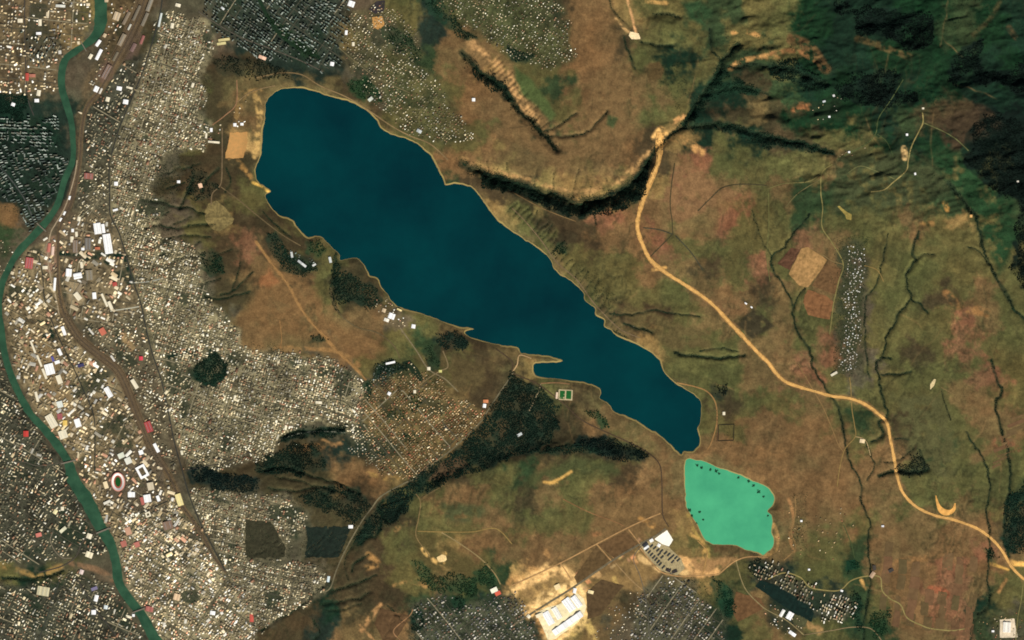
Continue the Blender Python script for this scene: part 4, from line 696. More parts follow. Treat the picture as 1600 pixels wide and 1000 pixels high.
# ------------------------------------------------------------------ woods (outlines); leaf litter under them
WOOD_AND_SHADOW = (7, 20, 14); LEAFY = (30, 54, 32)  # first tone shared by dark woods and the cloud-shadow stand-in
WOODS = [
 ("730 263 762 273 800 286 825 294 862 308 900 324 925 314 955 302 985 287 1000 268 1012 256 1010 285 1003 308 990 318 972 332 930 336 905 344 885 341 860 329 825 309 800 301 760 289", "black-shaded wood on the south wall of the deep bending ravine", 1.4, .97, (14, 30, 20)),  # scrub crowns, also added to widen the wall's dark band of shade
 ("738 95 760 110 790 135 806 158 798 160 770 142 745 117", "dark wood on the shaded wall under the bright cliff", 1.4, .95, (18, 36, 24)),  # scrub whose dark crowns also fill out the shade of this wall
 ("1510 210 1530 190 1557 177 1578 185 1600 200 1670 205 1670 480 1640 450 1600 455 1582 430 1575 428 1585 390 1586 360 1592 332 1590 310 1562 302 1545 292 1522 268 1500 250 1515 240", "broad near-black wood standing in for a cloud shadow on the eastern hill edge", 1.6, .97, WOOD_AND_SHADOW),  # crowns and dark ground added in place of a cloud shadow
 ("1485 95 1500 75 1530 65 1535 95 1532 118 1562 112 1600 100 1670 95 1670 150 1600 148 1585 152 1562 132 1530 133 1512 118 1495 132 1482 125", "dark pine wood filling the high north eastern slope", 1.6, .97, WOOD_AND_SHADOW),
 ("1330 15 1375 12 1425 17 1457 25 1455 70 1420 76 1375 55 1345 55", "dark wood on the northern hill crest", 1.6, .97, WOOD_AND_SHADOW),
 ("1300 5 1325 3 1328 22 1308 28", "small dark copse beside the northern crest wood", 1.6, .95, WOOD_AND_SHADOW),
 ("1302 142 1340 120 1388 108 1412 115 1400 145 1430 150 1432 163 1400 166 1380 170 1340 160 1312 150", "dark wood above the hamlet lane", 1.6, .95, WOOD_AND_SHADOW),
 ("1200 100 1238 95 1262 108 1300 135 1262 138 1225 125 1200 118", "dark wood on the slope below the orange ridge", 1.6, .92, (18, 38, 26)),
 ("1108 195 1150 196 1200 212 1262 225 1300 242 1262 240 1200 228 1140 208", "dark wooded ravine slope west of the hamlet", 1.6, .92, (16, 38, 26)),
 ("1062 195 1085 165 1100 140 1120 105 1140 112 1125 130 1150 128 1195 138 1180 150 1130 145 1105 170 1085 195", "dark scrub wood in the forked northern ravine", 1.6, .9, (18, 40, 26)),
 ("800 586 842 602 875 632 862 650 872 668 858 690 836 706 806 716 776 728 742 736 706 742 676 762 650 776 632 800 604 828 566 852 552 850 572 812 600 782 640 752 690 722 720 694 752 662 776 624", "large dark wood south of the reservoir beside the diagonal road", 1.5, .86, (16, 36, 26)),
 ("935 685 955 680 990 695 1015 712 1007 722 962 719 925 704 895 695 905 680", "dark wood on the north face of the southern ridge", 1.6, .9, (14, 32, 26)),
 ("915 645 935 645 957 665 940 668", "small wood on the south shore bank", 1.6, .85, LEAFY),
 ("840 705 870 698 905 692 940 705 905 708 860 712", "thin wood strip along the southern ridge crest", 1.6, .8, (18, 38, 26)),
 ("680 526 712 520 732 530 730 545 700 542 682 536", "dark wood behind the narrow western spit", 1.5, .9, (16, 34, 26)),
 ("432 690 470 668 540 662 542 678 490 684 450 690", "dark wooded slope above the curving grey road", 1.5, .85, (16, 36, 26)),
 ("400 722 430 705 460 693 505 702 512 720 508 734 450 742 400 735", "dark wooded hollow south of the dense roofs", 1.5, .85, (16, 34, 24)),
 ("470 775 520 757 560 765 580 790 555 818 530 802 485 790", "dark wood slope above the square dark field", 1.5, .8, (16, 34, 24)),
 ("478 824 549 824 531 870 477 870", "dark orchard trees filling the large square field", 2.2, .45, (16, 34, 26)),
 ("612 764 640 758 636 790 615 818 598 802", "dark wooded canyon head under the diagonal road", 1.5, .85, (18, 32, 24)),
 ("292 735 310 724 342 738 400 748 402 770 350 766 300 752", "dark wood patch at the foot of the dense roofs", 1.5, .9, (12, 30, 26)),
 ("298 582 305 570 322 558 335 547 355 572 350 590 335 602 300 592", "dark park wood surrounded by dense roofs", 1.5, .88, (14, 38, 26)),
 ("312 400 330 385 348 398 350 428 330 432 316 418", "dark green park at the end of the dense roofs", 1.6, .8, (20, 44, 28)),
 ("-20 152 38 152 38 184 -20 182", "dark green park west of the river", 1.5, .9, (14, 38, 26)),
 ("418 365 432 360 446 390 458 400 480 408 500 420 470 428 440 420 420 390", "dark wood behind the west shore", 1.6, .78, (18, 40, 28)),
 ("482 380 502 378 512 390 496 400 480 395", "small dark grove by the west shore bay", 1.6, .7, LEAFY),
 ("518 440 545 425 575 440 590 455 600 470 580 482 545 470 520 470", "dark grove behind the rounded shore headland", 1.6, .75, (20, 40, 28)),
 ("520 400 532 410 530 450 520 440", "narrow dark wood in the gully above the shore", 1.6, .8, (18, 38, 26)),
 ("540 130 575 118 590 140 592 160 570 158 548 142", "green grove above the north shore", 1.6, .8, (26, 54, 30)),
 ("600 40 640 55 660 82 640 92 605 70", "green grove among the ridge houses", 1.7, .6, (26, 50, 30)),
 ("655 0 690 -10 720 40 745 60 730 62 690 36", "green wooded edge of the garden suburb", 1.6, .75, (24, 48, 32)),
 ("790 72 830 85 820 100 800 96", "dark trees at the suburb's lower edge", 1.6, .7, (18, 40, 28)),
 ("420 20 455 48 490 78 500 92 478 86 440 55 410 30", "green belt wood through the dark hilltop estate", 1.5, .8, (28, 50, 28)),
 ("330 95 345 88 400 92 440 108 452 126 420 125 380 118 345 112", "dark wooded hill north west of the reservoir", 1.6, .6, (28, 38, 26)),
 ("300 262 330 268 340 300 310 318 290 300", "dark scrub hillside above the dense roofs", 1.7, .6, (24, 38, 26)),
 ("245 262 275 265 290 290 268 300 250 290", "dark scrub slope at the edge of the dense roofs", 1.7, .5, (24, 38, 26)),
 ("690 902 720 895 740 905 745 925 720 930 705 920", "green grove west of the red-roofed depot", 1.6, .8, LEAFY),
 ("742 895 760 885 778 905 775 918 750 912", "green grove by the pale road bend", 1.6, .8, LEAFY),
 ("640 872 660 880 690 905 705 925 680 925 655 900", "green grove beside the bright quarry pit", 1.6, .65, LEAFY),
 ("705 935 725 930 728 950 712 960", "dark green grove between the estate houses", 1.6, .85, (20, 46, 30)),
 ("640 955 660 950 662 985 645 990", "dark green grove at the estate's edge", 1.6, .85, (20, 42, 30)),
 ("1112 905 1140 910 1145 935 1150 960 1132 962 1118 930", "dark green grove beside the slate-roofed estate", 1.6, .85, (16, 46, 30)),
 ("1170 880 1195 874 1200 900 1180 900", "dark trees at the estate corner near the pond", 1.6, .7, (20, 36, 28)),
 ("1362 955 1385 950 1390 990 1365 995", "dark green grove beside the winding road", 1.7, .8, (22, 48, 28)),
 ("1325 925 1345 925 1350 985 1335 985", "dark tree strip beside the white-blocked estate", 1.7, .8, (18, 42, 28)),
 ("1323 876 1337 874 1338 888 1324 892", "square dense orchard beside the long gully", 1.6, .9, (16, 48, 30)),
 ("1572 780 1600 750 1670 740 1670 870 1600 865 1570 862 1568 820", "dark wood east of the highway bend", 1.6, .92, (14, 36, 26)),
 ("1540 858 1556 855 1560 872 1545 880", "dark grove where the highway meets the gully", 1.6, .85, (18, 44, 28)),
 ("1110 602 1128 608 1138 600 1136 614 1124 624 1112 614", "dark heart-shaped thicket east of the reservoir", 1.5, .9, (24, 34, 26)),
 ("868 378 884 378 892 390 886 400 870 396", "round dark thicket on the north east shore", 1.5, .85, (22, 42, 26)),
 ("895 420 930 425 955 455 970 478 950 485 925 470 905 445", "olive scrub on the hummocky north east shore", 1.9, .45, (40, 50, 30)),
 ("485 525 500 520 508 532 495 538 486 534", "round dark thicket on the brown hill", 1.5, .85, (22, 40, 26)),
 ("585 570 612 560 628 562 640 575 620 582 600 590 588 600 582 585", "dark trees around the camp near the diagonal road", 1.6, .75, (18, 38, 28)),
 ("568 600 580 595 582 622 570 625", "dark grove at the upper edge of the allotments", 1.6, .85, (24, 46, 30)),
 ("600 645 628 640 632 655 606 660", "green plots inside the allotments", 1.7, .7, (32, 52, 30)),
 ("632 620 660 612 662 636 640 640", "green orchard inside the allotments", 1.7, .7, (34, 54, 30)),
 ("626 675 668 675 660 690 630 690", "green belt inside the lower allotments", 1.7, .7, (30, 50, 30)),
 ("660 545 672 540 688 560 684 578 668 566", "green field grove behind the western spit", 1.8, .6, (34, 52, 32)),
 ("1440 130 1470 110 1480 150 1460 160 1430 165", "deep green pasture scrub between the dark woods", 2.2, .55, (14, 46, 26)),
 ("1300 10 1420 0 1600 -10 1660 20 1600 60 1540 50 1480 60 1400 40", "scattered dark trees on the northern hills", 3.0, .4, (16, 44, 28)),
 ("1100 60 1200 40 1300 90 1320 130 1200 100 1130 90", "scattered dark scrub on the orange ridge", 3.0, .35, (20, 42, 28)),
 ("1440 250 1500 255 1580 320 1570 420 1540 400 1500 320 1450 290", "scattered green trees below the near-black eastern wood", 3.2, .3, (24, 52, 30)),
 ("1030 100 1060 95 1075 140 1060 180 1040 150", "dark scrub on the plateau's east rim", 2.2, .45, (26, 46, 28)),
 ("540 20 640 40 700 150 690 220 600 165 545 105", "garden trees between the north shore houses", 2.4, .4, (34, 54, 32)),
 ("650 -40 850 -50 890 40 900 95 800 92 700 20", "garden trees in the leafy suburb on the northern ridge", 2.4, .45, (34, 52, 34)),
 ("572 600 650 578 740 640 670 728 600 742 566 660", "garden trees in the allotments above the diagonal road", 2.4, .36, (40, 54, 30)),
 ("1000 925 1085 905 1130 955 1140 1060 985 1060", "garden trees in the slate-roofed estate by the pond", 2.1, .55, (26, 42, 30)),
 ("640 945 800 926 860 1060 640 1060", "garden trees in the slate-roofed estate by the works", 2.1, .55, (24, 42, 30)),
 ("-60 182 90 182 105 262 75 330 48 360 -60 280", "street trees between the slab blocks west of the river", 2.2, .55, (18, 42, 30)),
 ("330 -60 540 -60 530 105 440 92 345 55", "street trees in the dark hilltop estate", 2.2, .5, (20, 38, 30)),
 ("228 120 330 40 320 230 262 330 372 520 560 590 550 670 290 730 180 340", "garden trees scattered through the dense hillside roofs", 2.3, .5, (40, 48, 30)),
 ("-60 470 0 560 98 722 165 862 -60 866", "street trees in the west bank quarter", 2.2, .52, (24, 42, 30)),
 ("-60 910 170 912 236 1050 -60 1050", "street trees in the quarter south of the ravine", 2.2, .52, (26, 42, 30)),
 ("10 440 90 440 140 550 250 720 390 950 380 1050 250 1000 120 735 20 570", "street trees on the crowded east bank", 2.4, .48, (24, 42, 28)),
 ("300 770 470 775 510 900 400 985 330 850", "garden trees in the grey-roofed quarter", 2.3, .5, (36, 46, 30)),
 ("1302 370 1352 368 1350 585 1302 585", "garden trees between the village houses", 1.9, .58, (24, 46, 28)),
 ("1405 730 1422 724 1436 706 1444 718 1452 732 1440 742 1420 745 1404 742", "dark fan-shaped thicket beside the highway bend", 1.5, .8, (24, 34, 24)),
 ("1240 770 1262 770 1262 860 1236 860", "scrub plots east of the turquoise pond", 2.2, .5, (36, 46, 28)),
 ("1120 655 1145 655 1145 690 1122 690", "thin dark hedge rows round the walled square plot", 3.2, .12, (32, 40, 26)),
]
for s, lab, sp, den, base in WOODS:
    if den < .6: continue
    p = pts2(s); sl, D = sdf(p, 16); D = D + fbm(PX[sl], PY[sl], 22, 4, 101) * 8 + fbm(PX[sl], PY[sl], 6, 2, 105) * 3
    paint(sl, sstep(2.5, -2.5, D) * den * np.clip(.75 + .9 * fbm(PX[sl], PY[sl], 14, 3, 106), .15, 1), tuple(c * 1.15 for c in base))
# ================================================================== SETTING: terrain, water, shores
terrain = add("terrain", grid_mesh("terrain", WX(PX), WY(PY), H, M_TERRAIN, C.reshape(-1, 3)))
tag(terrain, "dry brown and green hills and plains around the long blue reservoir", kind="structure")

def water_sheet(name, key, z, mat, lim, stride=3):
    sl, D = WATER[key]; J = np.arange(sl[0].start, sl[0].stop, stride); I = np.arange(sl[1].start, sl[1].stop, stride)
    vid = {}; vs_, fs = [], []
    for jj in range(len(J) - 1):
        for ii in range(len(I) - 1):
            blk = D[J[jj] - sl[0].start:J[jj + 1] - sl[0].start + 1, I[ii] - sl[1].start:I[ii + 1] - sl[1].start + 1]
            if blk.min() > lim: continue
            q = []
            for a_, b_ in ((jj, ii), (jj + 1, ii), (jj + 1, ii + 1), (jj, ii + 1)):
                if (a_, b_) not in vid:
                    vid[(a_, b_)] = len(vs_); vs_.append((float(WX(GX[I[b_]])), float(WY(GY[J[a_]])), z))
                q.append(vid[(a_, b_)])
            fs.append(q)
    me = bpy.data.meshes.new(name); me.from_pydata(vs_, [], fs); me.update(); me.materials.append(mat)
    return add(name, me)
def water_mat(name, c1, c2, n1, rough=.25):
    return flat_mat(name, c1, rough=rough, n1=n1, amp=0.04, rgb2=c2, spec=.22)
M_LAKE = water_mat("lake_water", (0, 39, 45), (0, 53, 56), 1500); M_POND = water_mat("pond_water", (66, 156, 114), (76, 170, 122), 420); M_RIVER = water_mat("river_water", (38, 68, 49), (52, 86, 62), 160)
tag(water_sheet("lake", "lake", LAKE_Z, M_LAKE, .8, 2), "long deep blue-green reservoir lying between brown hills", kind="structure")
tag(water_sheet("pond_water", "pond", LAKE_Z - 4, M_POND, .8, 2), "small turquoise green pond below the reservoir's southern tip", kind="structure")
q = river_o; n_ = np.gradient(q[:, :2], axis=0); n_ /= np.hypot(n_[:, 0], n_[:, 1])[:, None]; n_ = np.stack([-n_[:, 1], n_[:, 0]], 1)
sR = np.linspace(-1, 1, 5); XR = q[:, 0][:, None] + n_[:, 0][:, None] * (q[:, 2] / 2 + 1)[:, None] * sR; YR = q[:, 1][:, None] + n_[:, 1][:, None] * (q[:, 2] / 2 + 1)[:, None] * sR
tag(add("river", grid_mesh("river", WX(XR), WY(YR), np.zeros_like(XR), M_RIVER)), "green river winding past the western city quarters", kind="structure")
# pale beaches
def beach(name, o, w0, w1, rgb, seed, label):
    t = np.gradient(np.concatenate([o[-1:], o, o[:1]]), axis=0)[1:-1]; t /= np.hypot(t[:, 0], t[:, 1])[:, None]
    nn = np.stack([t[:, 1], -t[:, 0]], 1)
    area = np.sum(o[:, 0] * np.roll(o[:, 1], -1) - np.roll(o[:, 0], -1) * o[:, 1])
    if area < 0: nn = -nn
    wd = w0 + (w1 - w0) * np.clip(.5 + 1.1 * fbm(o[:, 0], o[:, 1], 30, 3, seed), 0, 1)
    oo = np.concatenate([o, o[:1]]); nn = np.concatenate([nn, nn[:1]]); wd = np.concatenate([wd, wd[:1]])
    X = oo[:, 0][:, None] + nn[:, 0][:, None] * wd[:, None] * np.array([0, .5, 1]); Y = oo[:, 1][:, None] + nn[:, 1][:, None] * wd[:, None] * np.array([0, .5, 1])
    Z = hgt(X, Y) + .9
    return tag(add(name, grid_mesh(name, WX(X), WY(Y), Z, flat_mat("beach_sand", rgb, n1=120, amp=.3, rgb2=(rgb[0] - 26, rgb[1] - 20, rgb[2] - 18)))), label, kind="structure")
beach("beach", lake_o, .5, 2.6, (166, 142, 88), 81, "thin pale sandy beach all round the blue reservoir")
beach("beach", pond_o, .3, 1.9, (170, 150, 96), 82, "thin pale sandy rim around the turquoise pond")

# ------------------------------------------------------------------ roads and railways
def road(s, hw_, rgb, label, name):
    o = ribbon(name, pts2(s), hw_, _road_mat(rgb), lift=2.2, step=2.5)
    return tag(o, label, kind="structure")
for s, hw_, rgb, lab in STREETS: road(s, hw_, rgb, lab, "street" if "boulevard" not in lab else "boulevard")
for s, hw_, rgb, lab in TRACKS: road(s, hw_, rgb, lab, "dirt_track" if "track" in lab or "lane" in lab else "road")
for q, ph, r_ in STREET_RUNS:
    o = ribbon("street", q, .5 if r_ < .7 else .75, _road_mat((76, 72, 58) if r_ < .75 else (136, 126, 100)), lift=2.0, step=0)
    tag(o, " ".join(f"{'narrow' if r_ < .7 else 'wider'} {'dark' if r_ < .8 else 'pale'} street {ph}".split()[:16]), kind="structure", group=f"streets {ph}")
# twin track railway (main line) with yard sidings
M_BALLAST = flat_mat("railway_ballast", (92, 78, 60), n1=50, amp=.2); M_RAIL = flat_mat("rail_bed_dark", (58, 48, 38), n1=30, amp=.2)
rl = tag(ribbon("railway", pts2(RAIL), 1.5, M_BALLAST, lift=1.6, step=3, cross=3), "brown railway line running down through the city beside the boulevard", kind="structure")
for off_ in (-.75, .75):
    o = ribbon("railway_track", pts2(RAIL), .22, M_RAIL, lift=2.2, step=3, off=off_); o.parent = rl
def siding(i0, i1, off_, w_=.35):
    seg = rail_p[i0:i1]; o = ribbon("siding", seg[::2], w_, M_RAIL if (int(off_ * 10) % 2) else M_BALLAST, lift=1.8, step=3, off=off_); o.parent = rl
nr = len(rail_p)
for off_ in (-11, -9.2, -7.3, -5.5, -3.6, 3.6, 5.4, 7.2, 9.1, 11): siding(2, int(nr * .17), off_)
for off_ in (-5.5, -4, -2.8, 2.8, 4, 5.3, 6.6): siding(int(nr * .55), int(nr * .83), off_)
dual = tag(ribbon("dual_carriageway", pts2("800 978 825 962 860 940 897 917 955 877 1000 850 1025 837 1040 826"), 1.5, _road_mat((84, 74, 60)), lift=1.6), "grey dual carriageway between the earthworks and the white works", kind="structure")
for off_ in (-.8, .8):
    o = ribbon("carriageway", pts2("800 978 825 962 860 940 897 917 955 877 1000 850 1025 837 1040 826"), .42, _road_mat((128, 108, 82)), lift=2.3, off=off_); o.parent = dual
# new sandy highway
hw_w = np.interp(np.linspace(0, 1, 60), [0, .03, .08, .2, .3, .36, .5, .7, .86, 1], [6, 4.5, 3.6, 3.1, 2.8, 3.3, 2.5, 2.2, 2.2, 2.1])
hw_w = np.interp(np.linspace(0, 1, 600), np.linspace(0, 1, 60), hw_w) * (1 + .38 * fbm(np.linspace(0, 600, 600), np.zeros(600), 7, 3, 59))
M_SAND = flat_mat("highway_cut_sand", (168, 126, 70), n1=50, amp=.3, rgb2=(198, 150, 84)); M_LANE = flat_mat("highway_lane_gravel", (222, 172, 100), n1=60, amp=.16)
hwy = tag(ribbon("highway", HIGHWAY, hw_w, M_SAND, lift=2.0, step=2, cross=4), "new sandy tan highway under construction sweeping over the eastern plain", kind="structure")
for off_ in (-.85, .85):
    o = ribbon("carriageway", HIGHWAY, .55, M_LANE, lift=3.2, step=2, off=off_); o.parent = hwy
def site(name, s, rgb, label, noise=1.5, n1=50, rgb2=None, amp=.3, lift=1.3):
    return tag(patch(name, pts2(s), flat_mat(name + "_surface", rgb, n1=n1, amp=amp, rgb2=rgb2), lift, 1.6, noise), label, kind="structure")
tag(ribbon("earthwork", pts2("1462 774 1464 784 1468 794 1475 800 1484 800 1490 795 1492 786"), np.array([.5, 1.6, 2.8, 4.6, 4.8, 3.6, 2.4, .9]), flat_mat("earthwork_soil", (224, 166, 88), n1=50, amp=.2), lift=2.5, step=1.5, cross=5), "bright horseshoe of bare soil beside the highway", kind="structure")
site("bare_site", "359 207 386 206 386 226 380 247 352 247 356 225", (206, 160, 96), "sandy rectangular building site above the west shore", 1.2, 40, (176, 128, 74))
site("gravel_field", "326 318 338 313 352 324 366 342 362 350 342 362 332 358 320 344 320 330", (112, 98, 62), "round stony field with cross paths on the western hill", 1.0, 30, (124, 108, 66))
site("field", "1252 388 1262 386 1292 406 1284 420 1262 449 1248 446 1232 428", (150, 118, 70), "pale tan stubble square west of the village", .6, 60, (160, 122, 76))
site("field", "1236 387 1250 390 1234 422 1214 412", (88, 60, 42), "dark reddish ploughed strip beside the pale stubble square", .8, 40)
site("field", "1290 412 1314 420 1306 460 1282 452 1268 446", (100, 74, 46), "brown ploughed field between stubble square and village lane", .8, 50)
site("field", "1262 452 1290 462 1302 472 1296 500 1262 492 1254 470", (122, 84, 52), "reddish brown field south of the stubble square", 1.2, 60)
site("field", "477 823 549 823 538 850 530 871 476 871 480 845", (24, 34, 26), "large dark square field beside the grey-roofed quarter", 1.8, 60)
site("field", "383 812 424 815 436 838 447 857 444 872 384 872", (52, 50, 34), "dark olive field cut into the edge of the dense roofs", 1.8, 50)
site("field", "1188 906 1215 915 1262 945 1272 958 1268 972 1240 958 1200 930 1180 916", (14, 34, 28), "long dark green field through the white-blocked estate", .6, 60)
site("field", "1242 960 1252 962 1262 968 1258 980 1244 980 1238 970", (74, 74, 48), "small olive lawn beside the long dark green field", .5, 40)
site("field", "640 562 652 575 664 592 655 597 640 578 628 566", (26, 40, 24), "narrow dark wooded strip beside the inland road", .6, 40)
site("field", "1150 925 1188 935 1196 950 1152 972 1142 950", (102, 74, 46), "brown field between the slate-roofed estate and the lane", .8, 60)
site("field", "594 950 640 962 628 985 618 1000 600 1004 585 975", (88, 66, 42), "brown triangular field between dirt lanes", .8, 60)
site("field", "690 722 720 712 735 730 690 748 668 752", (78, 62, 42), "brown field under the diagonal road", .8, 60)
site("field", "916 925 940 905 975 915 958 935 940 960 918 968", (84, 66, 42), "olive brown field beside the white works", .8, 60)
site("field", "935 852 978 830 996 850 960 872", (98, 74, 46), "brown block field between the two sandy link roads", .5, 60)
site("field", "897 902 932 853 953 876 902 912", (92, 72, 44), "olive field block along the dual carriageway", .5, 60)
site("field", "1322 876 1336 874 1338 888 1324 892", (16, 48, 30), "square dark green orchard beside the long gully", .8, 30)
site("quarry", "690 866 696 868 698 874 694 878 686 878 682 872", (232, 200, 140), "bright ring-shaped quarry pit on the southern slope", .8, 30)
site("yard", "1022.5 842 1042 828 1051.5 843 1045.5 854 1034 850", (252, 246, 228), "pale triangular concrete yard north of the dark sheds", .4, 30, amp=.06)
site("works_yard", "838 958 852 950 874 944 900 926 912 935 916 948 912 962 900 975 868 998 856 1000", (236, 218, 172), "bright sandy yard around the long white halls", .8, 40, amp=.12)
site("yard", "1562 968 1584 966 1590 996 1562 996", (214, 196, 166), "pale square yard on the road by the last gully", .6, 30, amp=.2)
site("shed_yard", "1000 852 1018 843 1045 855 1064 872 1070 888 1058 899 1034 892 1014 874", (158, 142, 104), "sandy lot holding rows of dark sheds", .6, 30)
site("soil_scar", "1453 600 1459 592 1462 593 1459 602 1453 609", (206, 184, 136), "small pale hooked soil scar on the olive plain", .3, 20)
site("sand_pit", "1308 323 1311 322 1324 332 1330 335 1330 344 1322 343 1320 336", (146, 128, 66), "keyhole-shaped sandy clearing on the green fields", .4, 20)
site("quarry_face", "984 50 998 52 1000 61 986 62 982 56", (238, 212, 164), "bright white quarry scar on the northern plateau", 1.0, 20)
site("bare_site", "581 27 597 25 601 38 594 47 584 44", (186, 138, 78), "orange bare square above the north shore houses", .8, 30)
site("field", "588 2 602 0 600 18 586 22 576 14", (52, 46, 46), "grey asphalt lot beside the white building on the ridge", 1, 20)
# field mosaic of the south east
mos = random.Random(12); MOS = [(106, 82, 54), (101, 80, 52), (97, 78, 50), (110, 81, 55), (93, 76, 48), (108, 85, 56), (102, 76, 51), (88, 75, 47)]
mos_m = [flat_mat("field_soil", c, n1=70, amp=.16) for c in MOS]
for i in range(7):
    for j in range(6):
        cx = 1388 + i * 22.5 + j * -2.0 + mos.uniform(-3, 3); cy = 862 + j * 20.5 + i * 3.2 + mos.uniform(-3, 3)
        if mos.random() < .3 or cx > 1536: continue
        k = mos.randrange(len(MOS))
        o = patch("field", quad(cx, cy, mos.uniform(9, 16), mos.uniform(17, 32), 8 + mos.uniform(-4, 4)), mos_m[k], 1.0 + .35 * ((i + 2 * j) % 4), 3, 1.6)
        tag(o, "small ploughed parcel in the reddish field mosaic between the two gullies", kind="structure", group="field parcels between the gullies")
for i in range(9):
    cx = 1585 - i * 3.0 + mos.uniform(-6, 6); cy = 652 + i * 9.5
    o = patch("field", quad(cx, cy, mos.uniform(16, 34), mos.uniform(3, 6), -24 + mos.uniform(-4, 4)), mos_m[[1, 6, 4, 2][i % 4]], 1.2, 3, .5)
    tag(o, "narrow slanting strip field east of the dark wooded gully", kind="structure", group="slanting strip fields")

# ------------------------------------------------------------------ woods and scrub
def crowns(name, x, y, r, h, cols, sink=0.0):
    n = len(x); k = 5; ang = np.arange(k) / k * 2 * np.pi
    z0 = hgt(x, y) - sink; X, Y = WX(x), WY(y)
    vtx = np.zeros((n, k + 2, 3)); jr = rng.uniform(.65, 1.25, (n, k)); jz = rng.uniform(.3, .62, (n, k))
    a = ang[None] + rng.uniform(0, 1, (n, 1))
    vtx[:, :k, 0] = X[:, None] + np.cos(a) * r[:, None] * jr; vtx[:, :k, 1] = Y[:, None] + np.sin(a) * r[:, None] * jr; vtx[:, :k, 2] = z0[:, None] + h[:, None] * jz
    off = rng.normal(0, .2, (n, 2)) * r[:, None]
    vtx[:, k, :2] = np.stack([X, Y], 1) + off; vtx[:, k, 2] = z0 + h; vtx[:, k + 1] = np.stack([X, Y, z0 - 1], 1)
    F = np.array([(i, (i + 1) % k, k) for i in range(k)] + [((i + 1) % k, i, k + 1) for i in range(k)])
    idx = (F.ravel()[None] + (np.arange(n) * (k + 2))[:, None]).ravel()
    cf = np.repeat(cols[:, None], 2 * k, 1) * rng.uniform(.75, 1.3, (n, 2 * k, 1))
    return mesh_np(name, vtx.reshape(-1, 3), idx, np.arange(n * 2 * k) * 3, M_LEAF, cf.reshape(-1, 3), 'FACE')
def woodland(name, s, label, spacing=1.5, density=.9, base=(24, 46, 30), jag=6.0, r=(7, 12), h=(7, 14)):
    p = pts2(s); x0, y0 = p.min(0) - 6; x1, y1 = p.max(0) + 6
    gx, gy = np.meshgrid(np.arange(x0, x1, spacing), np.arange(y0, y1, spacing)); x = gx.ravel() + rng.uniform(-.6, .6, gx.size) * spacing; y = gy.ravel() + rng.uniform(-.6, .6, gx.size) * spacing
    jag = 13.0; wxn = fbm(x, y, 22, 4, 101, .65) * jag; wyn = fbm(x, y, 22, 4, 102, .65) * jag
    ok = inside(p, x + wxn, y + wyn) & (rng.random(len(x)) < density * np.clip(.62 + 1.5 * fbm(x, y, 13, 4, 103, .6) + density * .3, 0, 1)) & (x > -68) & (x < 1668) & (y > -68) & (y < 1068)
    for nm in ("lake", "pond"):
        sl, D = WATER[nm]; ii = np.searchsorted(GX, x) - sl[1].start; jj = np.searchsorted(GY, y) - sl[0].start
        v_ = (ii >= 0) & (jj >= 0) & (ii < D.shape[1]) & (jj < D.shape[0]); bad = np.zeros(len(x), bool); bad[v_] = D[jj[v_], ii[v_]] < 2.5; ok &= ~bad
    ok &= np.hypot((x - 184) / 12.5, (y - 753) / 16.5) > 1
    x, y = x[ok], y[ok]; n = len(x)
    if n == 0: return
    if density < .6: r = (4.5, 7.5); h = (4, 7)
    c = lin(base) * (1.25 if density < .6 else 1) * rng.uniform(.6, 1.35, (n, 1)) * np.clip(1 + .5 * fbm(x, y, 30, 2, 104), .5, 1.6)[:, None]
    o = add(name, crowns(name, x, y, rng.uniform(*r, n), rng.uniform(*h, n), c)); tag(o, label, "woodland", kind="stuff")
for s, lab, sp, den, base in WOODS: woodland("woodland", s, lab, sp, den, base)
# bushes of the gullies, one thicket per gully
GN = {3: "dark shaded thicket in the deep bending ravine beside the highway", 0: "dark thicket in the straight ravine under the bright cliff", 4: "dark thicket in the ravine climbing north east", 19: "long dark thicket lining the winding gully from plateau to plain",
      23: "dark thicket in the jagged gully east of the village", 30: "dark thicket in the long eastern gully", 31: "dark thicket in the gully by the slanting strip fields", 33: "broad dark thicket gully below the near-black wood"}
for gi, (p, vw, vd) in enumerate(GUL):
    L = np.hypot(*np.diff(p, axis=0).T).sum(); n = int(L * vw * 2 * 1.0 * vd)
    if n < 6: continue
    t = rng.random(n) * (len(p) - 1); i = t.astype(int); f = (t - i)[:, None]; q = p[i] * (1 - f) + p[np.minimum(i + 1, len(p) - 1)] * f
    q = q + rng.uniform(-1, 1, (n, 2)) * .85 * vw * np.clip(.9 + 2.2 * fbm(q[:, 0], q[:, 1], 11, 3, 112), .1, 2.6)[:, None]; x, y = q.T
    ok = (fbm(x, y, 9, 3, 111) > -.3)
    for nm in ("lake", "pond"):
        sl, D = WATER[nm]; ii = np.searchsorted(GX, x) - sl[1].start; jj = np.searchsorted(GY, y) - sl[0].start
        v_ = (ii >= 0) & (jj >= 0) & (ii < D.shape[1]) & (jj < D.shape[0]); bad = np.zeros(len(x), bool); bad[v_] = D[jj[v_], ii[v_]] < 2.5; ok &= ~bad
    x, y = x[ok], y[ok]; n = len(x)
    if n < 4: continue
    c = lin((24, 40, 25)) * rng.uniform(.6, 1.5, (n, 1)) * np.clip(1 + .9 * fbm(x, y, 18, 2, 113), .5, 2)[:, None]
    o = add("gully_thicket", crowns("gully_thicket", x, y, rng.uniform(4.5, 8, n), rng.uniform(4, 7, n), c))
    tag(o, GN.get(gi, "dark bushes growing along the bed of a side gully"), "thicket", "bushes in the gullies", "stuff")
